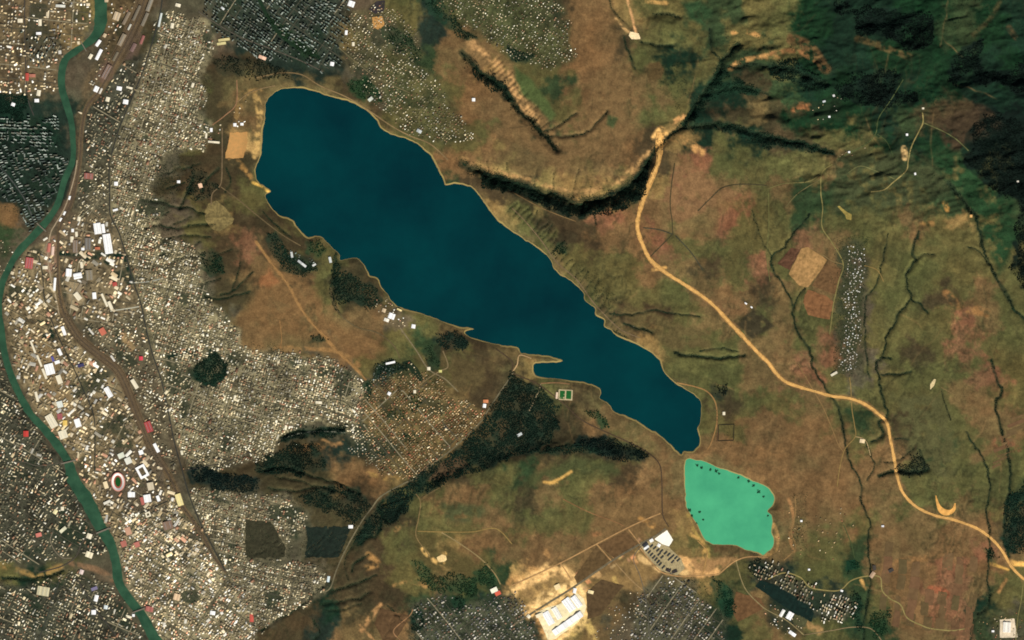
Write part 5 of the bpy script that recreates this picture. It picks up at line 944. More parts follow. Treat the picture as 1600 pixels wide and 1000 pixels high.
# reed clumps standing in the pond
for i, (x, y, r) in enumerate([(1089, 727, 18), (1096, 731, 16), (1110, 734, 22), (1119, 736, 24), (1124, 740, 15), (1154, 746, 14), (1170, 752, 18), (1177, 759, 16), (1185, 768, 22), (1193, 776, 12), (1093, 800, 16), (1099, 812, 12), (1077, 797, 26), (1081, 806, 22), (1088, 818, 16), (1200, 806, 10)]):
    n = 26; xx = x + np.clip(rng.normal(0, .5, n), -1, 1) * r / 9; yy = y + np.clip(rng.normal(0, .5, n), -1, 1) * r / 10
    c = lin((30, 70, 48)) * rng.uniform(.6, 1.3, (n, 1)); me = crowns("reed_clump", xx, yy, rng.uniform(6, 10, n), rng.uniform(4, 7, n), c)
    co = np.zeros(len(me.vertices) * 3, np.float32); me.vertices.foreach_get("co", co); co = co.reshape(-1, 3); co[:, 2] = LAKE_Z - 4.5 + (co[:, 2] - co[:, 2].min()) * .15 + rng.uniform(0, 1.5, len(co)); me.vertices.foreach_set("co", co.ravel()); me.update()
    tag(add("reed_clump", me), "dark clump of reeds standing in the turquoise pond", "reeds", "reed clumps in the turquoise pond")

# ================================================================== BUILDINGS
def cname(c):
    r, g, b = c; s = (r + g + b) / 3
    if r > g * 1.5 and s < .5: return "red"
    if s > .55: return "white"
    if s > .3: return "cream"
    if b > r * 1.05: return "blue-grey"
    if s > .13: return "tan" if r > b * 1.5 else "grey"
    return "dark grey" if r < b * 1.6 else "brown"
# unit meshes: slot 0 walls, slot 1 roof
def unit(name, v, f, mats):
    me = bpy.data.meshes.new(name); me.from_pydata(v, [], f); me.materials.append(M_WALL); me.materials.append(M_ROOF)
    for pl, m in zip(me.polygons, mats): pl.material_index = m
    me.update(); return me
GABLE = unit("house", [(-.5, -.5, -1), (.5, -.5, -1), (.5, .5, -1), (-.5, .5, -1), (-.5, -.5, .7), (.5, -.5, .7), (.5, .5, .7), (-.5, .5, .7), (0, -.5, 1), (0, .5, 1)],
             [(0, 1, 5, 8, 4), (1, 2, 6, 5), (2, 3, 7, 9, 6), (3, 0, 4, 7), (4, 8, 9, 7), (8, 5, 6, 9)], [0, 0, 0, 0, 1, 1])
HIP = unit("house", [(-.5, -.5, -1), (.5, -.5, -1), (.5, .5, -1), (-.5, .5, -1), (-.5, -.5, .65), (.5, -.5, .65), (.5, .5, .65), (-.5, .5, .65), (0, -.2, 1), (0, .2, 1)],
           [(0, 1, 5, 4), (1, 2, 6, 5), (2, 3, 7, 6), (3, 0, 4, 7), (4, 5, 8), (5, 6, 9, 8), (6, 7, 9), (7, 4, 8, 9)], [0] * 4 + [1] * 4)
def slab_unit():
    v, f, m = [], [], []
    def bx(x0, x1, y0, y1, z0, z1, mw, mr):
        b = len(v); v.extend([(x0, y0, z0), (x1, y0, z0), (x1, y1, z0), (x0, y1, z0), (x0, y0, z1), (x1, y0, z1), (x1, y1, z1), (x0, y1, z1)])
        for q in ((0, 1, 5, 4), (1, 2, 6, 5), (2, 3, 7, 6), (3, 0, 4, 7)): f.append(tuple(b + i for i in q)); m.append(mw)
        f.append((b + 4, b + 5, b + 6, b + 7)); m.append(mr)
    bx(-.5, .5, -.5, .5, -.4, .93, 0, 1)
    for yy in (-.3, 0, .3): bx(-.2, .2, yy - .05, yy + .05, .931, 1, 0, 0)
    return unit("apartment_block", v, f, m)
SLAB = slab_unit()
def place(name, me, row, label, cat, group):
    o = add(name, me); x, y, w_, l, h_, a = row[:6]
    o.location = (float(WX(x)), float(WY(y)), float(hgt(x, y))); o.rotation_euler = (0, 0, math.radians(-a)); o.scale = (w_, l, h_ * (1.25 if me is not SLAB else 1))
    o.color = (*row[6:9], 1); return tag(o, label, cat, group)
def short_hall(lab):
    import re
    return re.split(r" (?:at|in|by|of|beside|on|near|below|above|where|over|inside|between|with|along|among|west|south|north|east|further|further|next|turned|around|round) ", lab)[0]
def in_view(B): return (B[:, 0] > 3) & (B[:, 0] < 1597) & (B[:, 1] > 3) & (B[:, 1] < 997)
WHT = (250, 248, 244); CRM = (232, 220, 190); GRY = (150, 144, 130); RED = (176, 70, 60); TAN = (200, 176, 140)
HALLS = [
 (152, 357, 11, 17, -8, WHT, "big white square hall at the top of the works district", 3), (161, 357, 5, 14, -8, WHT, "narrow white hall beside the big square hall", 1), (168, 381, 12, 31, -9, WHT, "long brilliant white hall by the boulevard", 3),
 (107, 426, 9, 12, 5, WHT, "white shed block beside the railway bend", 2), (121, 431, 9, 13, 78, WHT, "white shed turned crosswise beside the shed block", 2), (112, 374, 5, 9, 0, CRM, "cream shed in the upper works", 1),
 (119, 366, 4, 8, -5, CRM, "small cream shed north of the grey hall", 1), (113, 360, 4, 5, 0, WHT, "tiny white shed in the upper works", 1), (123, 342, 5, 7, 10, CRM, "cream shed at the works' northern tip", 1),
 (129, 389, 5, 4, 0, WHT, "little white shed above the dark tree belt", 1), (127, 414, 4, 10, -8, CRM, "slim cream shed below the dark tree belt", 1), (147, 462, 6, 10, -5, WHT, "white shed in the lower works", 1),
 (163, 469, 3.5, 22, -24, CRM, "long slanting cream shed in the lower works", 1), (172, 477, 5, 13, -24, CRM, "slanting cream shed near the pale cross street", 1), (121, 463, 8, 13, -38, CRM, "skewed cream hall beside the railway", 2),
 (85, 444, 3.6, 20, 4, WHT, "long white strip building west of the railway", 1), (70, 418, 8, 5, 0, CRM, "cream block south of the pink market halls", 1), (179, 444, 7, 6, -10, RED, "small red roofed hall by the boulevard", 1),
 (45, 411, 12, 17, 8, (176, 82, 76), "large red roofed market hall on the west bank", 3), (76, 387, 4.5, 14, 8, (190, 110, 92), "narrow salmon roofed hall by the embankment road", 1), (82, 392, 4, 14, 4, (228, 196, 176), "narrow pinkish white hall beside the railway", 1),
 (152, 388, 8, 4, 0, (184, 104, 70), "orange roofed workshop beside the brilliant white hall", 1), (137, 381, 10, 19, 0, (112, 104, 92), "grey roofed hall in the middle of the works", 2), (139, 430, 11, 16, -5, (134, 122, 98), "drab tan hall below the dark tree belt", 2), (117, 385, 8, 20, 0, (130, 110, 88), "brown roofed hall above the dark tree belt", 2),
 (100, 333, 3, 6, 28, WHT, "small white kiosk building on the embankment road", 1), (94, 343, 3, 6, 30, WHT, "small white kiosk building further down the embankment road", 1), (108, 309, 3, 6, 18, WHT, "small white kiosk building near the embankment's bend", 1),
 (77, 577, 14, 17, -15, WHT, "big white hall on the crowded east bank", 3), (51, 542, 3, 20, -22, CRM, "long cream shed at the head of the sandy lot", 1), (61, 564, 3, 19, -22, CRM, "long cream shed in the middle of the sandy lot", 1), (69, 584, 3.6, 17, -22, CRM, "long cream shed beside the big white hall", 1),
 (93, 550, 5, 11, -25, WHT, "white shed north of the blue roofed shed", 1), (89, 566, 8, 5, -20, WHT, "white block below the blue roofed shed", 1), (82, 561, 3.6, 8, -20, (86, 82, 150), "violet blue roofed shed", 1), (99, 517, 5, 14, -20, WHT, "white shed where the railway fans out", 1),
 (169, 613, 8, 17, -30, WHT, "white depot beside the railway yard", 2), (92, 593, 8, 14, -20, CRM, "cream hall below the big white hall", 2), (93, 632, 9, 10, -15, (222, 226, 214), "pale square block over the dark avenue", 2), (121, 661, 9, 13, -18, WHT, "white hall on the dark avenue", 2),
 (101, 661, 7, 8, 0, (226, 190, 96), "yellow roofed hall on the east bank", 1), (93, 651, 8, 9, -10, (158, 84, 84), "rose roofed hall on the east bank", 2), (80, 658, 12, 22, -30, CRM, "wide cream hall over the river bank", 3), (98, 679, 13, 13, -20, CRM, "square cream hall over the river bend", 2),
 (40, 678, 8, 9, 0, (190, 54, 44), "bright red roofed block on the west bank", 1), (126, 571, 10, 5, -15, (52, 50, 92), "dark navy roofed block by the dark avenue", 1), (57, 620, 4, 16, -15, CRM, "slim cream shed by the river bank", 1),
 (160, 518, 9, 11, -30, (198, 108, 82), "orange red roofed depot by the railway yard", 2), (142, 518, 3, 12, -40, (210, 204, 190), "slim pale shed in the railway yard", 1), (176, 560, 3, 11, -35, (210, 204, 190), "slim pale shed at the railway yard's edge", 1), (220, 560, 6, 6, 0, (214, 60, 76), "crimson roofed block by the boulevard", 1),
 (210, 600, 6, 16, -32, CRM, "cream shed east of the railway yard", 1), (232, 667, 10, 17, -20, (168, 64, 60), "deep red roofed hall beside the railway", 2), (244, 700, 5, 15, -28, WHT, "white shed beside the southern railway", 1),
 (200, 720, 10, 10, -25, (226, 224, 208), "pale block north of the oval stadium", 2), (189, 712, 10, 8, -25, (220, 222, 200), "pale greenish block north of the oval stadium", 2), (220, 707, 7, 7, -20, WHT, "white cube block north of the courtyard building", 1),
 (205, 773, 11, 8, 0, WHT, "white hall south of the oval stadium", 2), (230, 779, 11, 12, -10, WHT, "white square hall beside the red roofs", 2), (222, 783, 5, 12, -15, (178, 96, 84), "red roofed wing beside the white square hall", 1), (235, 760, 10, 12, -12, (206, 190, 160), "tan domed-looking hall by the railway land", 2),
 (165, 758, 6.5, 11, -18, (236, 214, 170), "cream hall beside the stadium's west stand", 1), (280, 781, 9, 19, -18, (240, 222, 150), "yellowish white hall on the railway land", 2), (167, 785, 12, 4, -25, (220, 214, 196), "long pale block near the river avenue", 1), (247, 779, 5, 9, -20, WHT, "slim white hall by the railway land", 1),
 (154, 85, 5, 18, 27, WHT, "long white shed between river and railway yard", 1), (153, 67, 5, 11, 35, WHT, "white shed by the river's upper bend", 1), (141, 88, 5, 8, 30, CRM, "cream shed by the river's upper bend", 1), (150, 139, 7, 9, 25, WHT, "white block below the railway yard", 2), (157, 142, 3, 9, 25, (214, 206, 190), "slim pale block below the railway yard", 1),
 (168, 155, 6, 7, 15, CRM, "small cream works south of the railway yard", 1), (186, 138, 8, 6, 10, WHT, "white works south of the railway yard", 1), (202, 137, 10, 3, 15, CRM, "thin cream works near the boulevard's upper end", 1), (196, 159, 8, 7, 10, WHT, "white works near the boulevard's upper end", 1),
 (202, 42, 3, 10, 27, (190, 186, 170), "slim grey shed inside the railway yard", 1), (250, 31, 3, 22, 12, (206, 212, 204), "long pale slab at the boulevard's upper end", 1), (278, 8, 8, 5, 15, CRM, "cream hall at the city's northern edge", 1), (269, 40, 5, 8, 10, CRM, "cream hall east of the long pale slab", 1), (163, 55, 5, 6, 30, TAN, "tan shed by the river's upper reach", 1), (182, 25, 10, 13, 20, TAN, "tan hall beside the upper river", 2),
 (197, 28, 5, 22, 27, (128, 112, 90), "brown train shed at the upper end of the railway yard", 1), (190, 62, 7, 20, 27, (140, 124, 100), "broad tan train shed in the middle of the railway yard", 1), (213, 20, 4, 26, 25, (112, 102, 84), "grey brown train shed beside the yard's inner track", 1),
 (226, 30, 5, 22, 24, (120, 110, 92), "drab train shed beside the boulevard end of the yard", 1), (234, 6, 6, 24, 20, (134, 124, 104), "grey train shed at the yard's northern neck", 1), (208, 74, 6, 14, 28, (118, 92, 84), "rosy brown freight shed in the yard", 1), (180, 88, 4, 16, 28, (110, 100, 80), "dark tan freight shed in the yard", 1), (166, 112, 8, 24, 28, (128, 102, 84), "wide dusty freight hall at the foot of the yard", 2), (222, 62, 4, 14, 22, (150, 92, 84), "faded red freight shed beside the boulevard", 1),
 (31, 32, 8, 6, 0, CRM, "cream hall in the north western quarter", 1), (60, 52, 8, 4, 0, WHT, "white hall in the north western quarter", 1), (62, 35, 5, 10, 0, CRM, "slim cream hall in the north western quarter", 1), (20, 163, 6, 5, 20, WHT, "white pavilion in the dark green park", 1), (60, 145, 6, 9, 10, CRM, "cream block above the dark green park", 1), (57, 157, 7, 5, 0, WHT, "white block above the dark green park", 1),
 (42, 120, 5, 12, 0, (182, 70, 56), "slim red roofed block west of the river", 1), (50, 118, 10, 5, 0, (176, 110, 88), "salmon roofed block west of the river", 1),
 (94, 9, 15, 4, 3, (216, 214, 200), "pale bar building by the northern frame of the west quarter".replace("frame", "edge"), 1), (166, 0, 6, 6, 0, TAN, "tan block on the upper east bank", 1),
 (86, 800, 6, 7, 30, (240, 224, 170), "cream tower block on the west bank", 1), (97, 795, 5, 6, 0, CRM, "cream cube block on the west bank", 1), (139, 838, 8, 8, 20, CRM, "cream hall near the middle bridge", 1), (139, 867, 11, 9, 20, (240, 226, 190), "cream hall in the dark riverside park", 2), (98, 828, 12, 5, -40, (220, 214, 180), "angled pale block on the west bank", 1), (60, 836, 9, 6, -15, (206, 120, 104), "rose roofed block on the west bank", 1),
 (67, 924, 19, 14, 10, (200, 190, 150), "large pale yellow roofed market below the ravine", 3), (150, 935, 6, 10, 15, WHT, "white tower block below the ravine", 1), (146, 957, 7, 7, 0, WHT, "white cube block on the diagonal street", 1), (127, 894, 6, 7, 20, (222, 200, 190), "pinkish hall beside the tan ravine", 1), (165, 949, 6, 6, 10, (214, 222, 220), "pale block in the lower riverside park", 1), (147, 920, 10, 5, -20, (120, 112, 140), "lilac grey hall by the lower river", 1),
 (276, 933, 10, 10, 15, (224, 190, 150), "peach roofed hall among the pale roofs", 2), (193, 850, 9, 9, -20, (176, 104, 88), "brick red block east of the middle bridge", 2), (214, 851, 8, 8, -20, (186, 112, 96), "salmon red block east of the middle bridge", 1), (200, 830, 9, 12, -20, (196, 150, 120), "peach block east of the middle bridge", 1), (262, 821, 15, 13, -15, (130, 104, 84), "brown roofed depot among the pale roofs", 2),
 (233, 952, 12, 8, 10, (170, 100, 88), "rust roofed hall at the lower bridge", 2), (393, 966, 6, 12, 0, (196, 82, 66), "red roofed school by the grey-roofed quarter", 1), (332, 958, 8, 6, 10, WHT, "white hall among the lower pale roofs", 1), (208, 962, 4, 4, 0, WHT, "white hall beside the lower river road", 1),
 (498, 629, 10, 4, 5, CRM, "cream hall on the edge of the hillside roofs", 1), (548, 823, 7, 5, 0, WHT, "white block at the end of the dark square field", 1), (513, 905, 4, 9, 10, (214, 226, 226), "pale block at the tip of the grey-roofed quarter", 1),
 (612, 494, 10, 9, 20, WHT, "white resort hotel by the south shore", 2), (604, 500, 8, 5, 20, (240, 232, 214), "cream wing of the white shore resort", 1), (624, 484, 8, 2.5, 25, (236, 214, 150), "pale jetty building by the south shore", 1), (646, 510, 6, 6, 10, WHT, "small white hall east of the shore resort", 1), (600, 485, 6, 6, 20, TAN, "tan hall above the shore resort", 1),
 (472, 412, 16, 3.5, 38, (200, 202, 198), "long pale sanatorium in the dark shore wood", 1), (456, 398, 3.5, 9, -10, (196, 198, 192), "pale sanatorium wing in the dark shore wood", 1), (491, 414, 6, 3, -30, (214, 214, 206), "small pale house block in the shore wood", 1), (516, 406, 4, 9, -12, (200, 204, 200), "pale narrow house block near the rounded headland", 1),
 (610, 567, 15, 3, -12, WHT, "curved-looking white block in the camp", 1), (670, 576, 5, 5, 0, CRM, "cream hall at the tree-lined crossroads", 1), (688, 580, 5, 4, 0, (206, 200, 120), "yellow green roofed hall at the crossroads", 1), (757, 634, 5, 6, 10, WHT, "white farm block beside the diagonal road", 1), (759, 627, 8, 5, 0, (206, 130, 84), "orange roofed barn beside the diagonal road", 1), (608, 615, 5, 5, 30, WHT, "white hall inside the allotments", 1), (648, 612, 4, 5, 0, CRM, "cream hall inside the allotments", 1),
 (812, 679, 8, 4, -30, (196, 200, 196), "pale lodge in the dark southern wood", 1), (870, 618, 3, 10, 5, (230, 200, 170), "narrow pale clubhouse beside the playing fields", 1), (1131, 646, 4, 5, 0, CRM, "small cream farmhouse above the walled plot", 1),
 (772, 922, 11, 7, -25, (244, 240, 214), "white hall of the depot at the road's end", 1), (778, 927, 9, 6, -25, (214, 92, 66), "red roofed hall of the depot at the road's end", 1),
 (889, 945, 13, 22, -36, WHT, "northern white hall of the great white works", 3), (901, 940, 9, 20, -36, WHT, "north eastern white hall of the great white works", 2), (857, 966, 11, 22, -30, WHT, "western white hall of the great white works", 2), (870, 958, 9, 20, -30, (248, 244, 230), "middle white hall of the great white works", 2), (887, 974, 54, 9.5, -35, WHT, "very long white hall along the great white works", 4),
 (898, 923, 5, 8, 10, WHT, "small white gatehouse of the great white works", 1), (923, 925, 9, 5, 15, (236, 214, 160), "cream shed beside the great white works", 1), (843, 961, 12, 5, -25, (240, 226, 190), "cream shed at the great works' gate", 1), (826, 963, 6, 5, 40, CRM, "cream shed on the dual carriageway's end", 1), (871, 917, 9, 8, -25, (240, 214, 160), "cream site hall inside the earthworks", 1),
 (549, 6, 10, 9, 20, WHT, "bright white mall on the northern ridge", 2), (541, 51, 4, 7, 5, WHT, "white slab on the lane above the north shore", 1), (519, 100, 6, 6, 10, WHT, "white block at the hilltop estate's lower edge", 1), (410, 90, 12, 5, 22, (236, 190, 160), "peach slab on the road below the hilltop estate", 1), (552, 69, 4, 6, 0, CRM, "cream block on the lane above the north shore", 1), (579, 155, 8, 5, -40, (204, 206, 190), "pale pier hall on the north shore road", 1), (740, 156, 5, 5, 0, WHT, "lone white barn on the brown northern slope", 1), (655, 205, 8, 5, 30, (186, 190, 186), "pale lodge in the grove by the north shore", 1),
 (348, 13, 6, 3, 40, (210, 214, 210), "pale hall near the hilltop estate", 1), (350, 62, 18, 4, -8, (206, 190, 130), "long yellowish hall below the hilltop estate", 1), (346, 68, 14, 4, -8, (210, 196, 136), "second long yellowish hall below the hilltop estate", 1), (301, 133, 4, 7, 20, CRM, "cream house block by the dark hill", 1),
 (330, 203, 4, 6, 0, WHT, "white block left of the sandy site".replace("left of", "west of"), 1), (334, 222, 18, 3, 5, CRM, "long cream block south west of the sandy site", 1), (322, 212, 3, 8, 5, CRM, "slim cream block south west of the sandy site", 1), (367, 195, 5, 5, 0, WHT, "small white block north of the sandy site", 1), (378, 194, 5, 4, 0, WHT, "white cube house north of the sandy site", 1), (279, 284, 5, 4, 0, WHT, "lone white block on the dark scrub hillside", 1), (313, 290, 6, 7, -15, (240, 196, 160), "peach white block on the western hill", 1),
 (181, 287, 6, 6, 0, WHT, "white block beside the boulevard", 1), (180, 328, 8, 3, -15, WHT, "white bar block beside the boulevard", 1), (138, 275, 14, 9, 5, (150, 92, 78), "brownish red roofed hall between railway and boulevard", 2),
 (1165, 474, 6, 3, 38, WHT, "white barn beside the highway fields", 1), (1174, 480, 5, 3, 38, WHT, "second white barn beside the highway fields", 1), (1303, 584, 11, 3.5, -30, (216, 206, 180), "pale barn at the village's south end", 1), (1347, 689, 8, 6, 10, (230, 204, 160), "cream farm at the gully crossing", 1), (1379, 822, 6, 4, 0, (226, 224, 226), "lone white house on the brown plain by the gully", 1),
 (1363, 898, 6, 10, 35, (180, 150, 120), "brown farm shed where the winding road crosses the gully", 1), (1392, 891, 8, 5, -30, (54, 48, 42), "dark barn on the brown plain", 1), (1366, 887, 5, 8, -10, (60, 52, 44), "dark farm shed where the road crosses the gully", 1),
 (1234, 962, 9, 12, 30, WHT, "white factory by the long dark green field", 2), (1222, 958, 5, 12, 30, (236, 232, 224), "narrow white factory wing by the long dark field", 1), (1238, 990, 12, 5, 35, WHT, "white shed on the lane below the estate", 1), (1315, 923, 6, 4, 20, WHT, "white gate house where the road meets the estate", 1), (1264, 890, 5, 4, 0, WHT, "small white house north of the estate", 1), (1252, 814, 5, 4, 0, WHT, "small white house by the pond track", 1),
 (1573, 980, 12, 16, 3, (244, 236, 220), "white hall in the pale square yard", 2), (1551, 986, 6, 4, 0, WHT, "white house west of the pale square yard", 1), (1441, 170, 5, 4, 0, CRM, "cream farmhouse on the hill farm", 1), (1416, 211, 5, 5, 0, WHT, "white farmhouse beside the pale lane", 1), (1429, 272, 4, 5, -10, WHT, "white barn where the pale lane bends", 1), (1287, 159, 7, 4, -20, (200, 204, 204), "pale hall in the hamlet", 1), (1302, 150, 5, 5, -20, (214, 210, 206), "small pale hall above the hamlet", 1), (1295, 183, 5, 4, 0, WHT, "white house below the hamlet", 1), (1326, 238, 5, 4, 0, WHT, "white house on the lower hamlet lane", 1), (1589, 284, 5, 4, 0, (214, 206, 190), "lone pale hut inside the near-black wood", 1), (1516, 338, 6, 6, 0, (222, 170, 100), "orange hut beside the near-black wood gully", 1),
]
def clear_of_halls(B):
    keep = np.hypot((B[:, 0] - 184) / 13, (B[:, 1] - 753) / 17) > 1
    for hx, hy, hw_, hl, ha, _, _, _ in HALLS + [(222, 737, 15, 20, -28, 0, 0, 0), (231, 804, 8, 8, -20, 0, 0, 0)]:
        t = math.radians(ha); dx, dy = B[:, 0] - hx, B[:, 1] - hy; a_ = dx * math.cos(t) + dy * math.sin(t); b_ = -dx * math.sin(t) + dy * math.cos(t)
        keep &= ~((np.abs(a_) < hw_ / 2 + 1.4) & (np.abs(b_) < hl / 2 + 1.4))
    return B[keep]
for kd in BLD: BLD[kd] = clear_of_halls(BLD[kd])
SHORT = [short_hall(h[6]) for h in HALLS]; HXY = np.array([h[:2] for h in HALLS], float); UNIQ = np.array([SHORT.count(t) == 1 for t in SHORT])
for kd, name, cat, mass, mlabel in (('h', "house", "house", "house_roofs", "countless small house roofs packed through the city quarters and suburbs"),
                                    ('a', "apartment_block", "apartment block", "apartment_roofs", "slab apartment blocks filling the estates in regular rows")):
    B = BLD[kd]; size = B[:, 2] * B[:, 3] * (.35 + B[:, 6:9].mean(1)) * in_view(B)
    top = np.argsort(-size)[:300]; rest = np.ones(len(B), bool); rest[top] = False
    for i in top:
        row = B[i]; ph = DIST[int(row[9])][11]; cn = cname(row[6:9])
        dh = np.hypot(*(HXY - row[:2]).T); dh[~UNIQ] = 1e9; near = int(dh.argmin()); shape = "long" if row[3] > 1.9 * row[2] else "square" if row[3] < 1.25 * row[2] else "oblong"
        if kd == 'h':
            me = GABLE if i % 2 else HIP; kindw = "gabled" if i % 2 else "hipped"
            lab = f"{shape} {cn} {kindw} house close to the {SHORT[near]}" if dh[near] < 14 else f"larger {shape} {cn} roofed house {ph}"
        else: me = SLAB; lab = f"{shape} {cn} apartment block close to the {SHORT[near]}" if dh[near] < 10 else f"{shape} {cn} slab apartment block {ph}"
        lab = " ".join(lab.split()[:16]); place(name, me, row, lab, cat, lab)
    tag(add(mass, boxes_mesh(mass, B[rest], M_MASS, kd == 'h')), mlabel, "houses" if kd == 'h' else "apartment blocks", kind="stuff")
print("houses", len(BLD['h']), "apartments", len(BLD['a']))

# village cottages along the single street
vg = random.Random(21)
for i in range(58):
    y = 386 + i * 3.4; cx = 1336 - 9 * (i / 58) + 3.5 * math.sin(i / 5)
    for off_ in (-13, -7.5, -3.0, 3.0, 7.5, 12):
        wide = .35 + .65 * math.sin(min(1, (i + 6) / 40) * 1.57)
        if abs(off_) > 4 and vg.random() > .72 * wide: continue
        if vg.random() < .18: continue
        c = random.Random(i * 7 + int(off_ * 3)).choice([(232, 228, 214), (200, 192, 172), (150, 140, 118), (246, 244, 236), (176, 160, 132), (120, 116, 104)])
        row = [cx + off_ * .95 + vg.uniform(-2, 2), y + vg.uniform(-1.6, 1.6), vg.uniform(11, 15), vg.uniform(13, 20), vg.uniform(4, 6), vg.choice([0, 90]) + vg.uniform(-12, 12), *lin(c)]
        gb = vg.random() < .5; lab = f"{'small' if row[3] < 16.5 else 'longer'} {cname(lin(c))} {'gabled' if gb else 'hipped'} cottage in the single-street village on the eastern plain"
        place("cottage", GABLE if gb else HIP, row, lab, "cottage", lab)

# ---- large halls with walls and roof bays as parts
def hall(name, x, y, w_, l, ang, h_, roof, label, cat, group=None, bays=2, wallc=(190, 180, 160), lights=0):
    """w_, l in px, ang on screen; roof ridges run along l"""
    root = bpy.data.objects.new(name, None); COL.objects.link(root); z = float(hgt(x, y)); root.location = (float(WX(x)), float(WY(y)), z); root.rotation_euler = (0, 0, math.radians(-ang))
    W, L = w_ * S, l * S
    v = [(sx * W / 2, sy * L / 2, zz) for zz in (-14, h_) for sx, sy in ((-1, -1), (1, -1), (1, 1), (-1, 1))]
    me = bpy.data.meshes.new("wall"); me.from_pydata(v, [], [(0, 1, 5, 4), (1, 2, 6, 5), (2, 3, 7, 6), (3, 0, 4, 7), (4, 5, 6, 7)]); me.materials.append(M_WALL); wl = add("wall", me); wl.parent = root; wl.color = (*lin(wallc), 1)
    bw = W / bays; rh = max(1.2, bw * .09)
    me = bpy.data.meshes.new("roof_bay"); b = bw / 2 + .02; q = L / 2 + .6
    me.from_pydata([(-b, -q, .05), (b, -q, .05), (b, q, .05), (-b, q, .05), (0, -q, rh), (0, q, rh)], [], [(0, 4, 5, 3), (4, 1, 2, 5), (0, 1, 4), (2, 3, 5), (3, 2, 1, 0)]); me.materials.append(M_ROOF)
    lm = bpy.data.meshes.new("skylight"); lm.from_pydata([(-1.6, -q * .85, rh + .1), (1.6, -q * .85, rh + .1), (1.6, q * .85, rh + .1), (-1.6, q * .85, rh + .1), (-1.6, -q * .85, rh + 1.4), (1.6, -q * .85, rh + 1.4), (1.6, q * .85, rh + 1.4), (-1.6, q * .85, rh + 1.4)], [], [(0, 1, 5, 4), (1, 2, 6, 5), (2, 3, 7, 6), (3, 0, 4, 7), (4, 5, 6, 7)]); lm.materials.append(M_ROOF)
    for k in range(bays):
        rb = add("roof_bay", me); rb.parent = root; rb.location = (-W / 2 + bw * (k + .5), 0, h_); rb.color = (*(lin(roof) * (1 - .06 * (k % 2))), 1)
        if lights:
            sk = add("skylight", lm); sk.parent = rb; sk.color = (*lin((150, 160, 165)), 1)
    return tag(root, label, cat, group)
for x, y, w_, l, a, c, lab, bays in HALLS:
    if w_ * l <= 36 and x > 1150: w_, l = w_ * .68, l * .68
    nm = "warehouse" if any(t in lab for t in ("hall", "shed", "works", "depot", "factory")) else "barn" if ("barn" in lab or "farm" in lab) else "building"
    hall(nm, x, y, w_, l, a, 13 if w_ * l > 90 else 9, c, lab, nm, bays=bays, lights=1 if w_ * l > 120 else 0)
# dark sheds in the sandy lot
SHEDS = [(31, 49), (34.5, 52.5), (38, 56.5), (41.5, 60.5), (45, 64), (48.5, 68), (51.5, 71.5), (38, 43), (43, 46), (48, 49.5), (53.5, 51), (50, 56), (54.5, 60.5), (60, 54), (65, 56.5), (71, 59), (76, 61.5), (66, 63.5), (71, 67.5), (80, 65), (56.5, 76)]
for i, (sx, sy) in enumerate(SHEDS):
    hall("shed", 980 + sx, 810 + sy, 2.6, 6.4, 45, 6, (40, 42, 40), "dark roofed shed in the ranks on the sandy lot below the pale yard", "shed", "ranks of dark sheds", 1)
for sx, sy, w_, l, a, c, lab in ((28, 41, 6, 9, 50, (38, 40, 44), "broad dark shed at the corner of the sandy lot"), (64, 81, 8, 4.5, 25, (40, 30, 30), "dark brown shed at the foot of the sandy lot"), (74, 83, 9, 4.5, -20, (40, 32, 28), "second dark brown shed at the foot of the sandy lot"), (30, 45.5, 9, 3.4, -35, (240, 240, 236), "white long shed next to the broad dark shed"), (38, 34.5, 6, 4.5, -30, (250, 246, 240), "small white office above the dark sheds"), (49.5, 42, 5, 5, 30, (248, 244, 236), "white cabin between yard and dark sheds")):
    hall("shed", 980 + sx, 810 + sy, w_, l, a, 7, c, lab, "shed", None, 1)
# courtyard building north east of the stadium
def ring_building(x, y, w_, l, ang, t, h_, c, label):
    root = bpy.data.objects.new("courtyard_building", None); COL.objects.link(root); root.location = (float(WX(x)), float(WY(y)), float(hgt(x, y))); root.rotation_euler = (0, 0, math.radians(-ang))
    W, L, T = w_ * S, l * S, t * S
    for cx, cy, a, b in ((0, L / 2 - T / 2, W, T), (0, -L / 2 + T / 2, W, T), (-W / 2 + T / 2, 0, T, L - 2 * T), (W / 2 - T / 2, 0, T, L - 2 * T)):
        me = unit("wing", [(cx + sx * a / 2, cy + sy * b / 2, zz) for zz in (-10, h_) for sx, sy in ((-1, -1), (1, -1), (1, 1), (-1, 1))], [(0, 1, 5, 4), (1, 2, 6, 5), (2, 3, 7, 6), (3, 0, 4, 7), (4, 5, 6, 7)], [0, 0, 0, 0, 1])
        o = add("wing", me); o.parent = root; o.color = (*lin(c), 1)
    tag(root, label, "building")
ring_building(222, 737, 15, 20, -28, 3.6, 14, WHT, "white building round a square courtyard beside the stadium")
ring_building(231, 804, 8, 8, -20, 2.2, 12, CRM, "small cream building round a courtyard below the stadium")
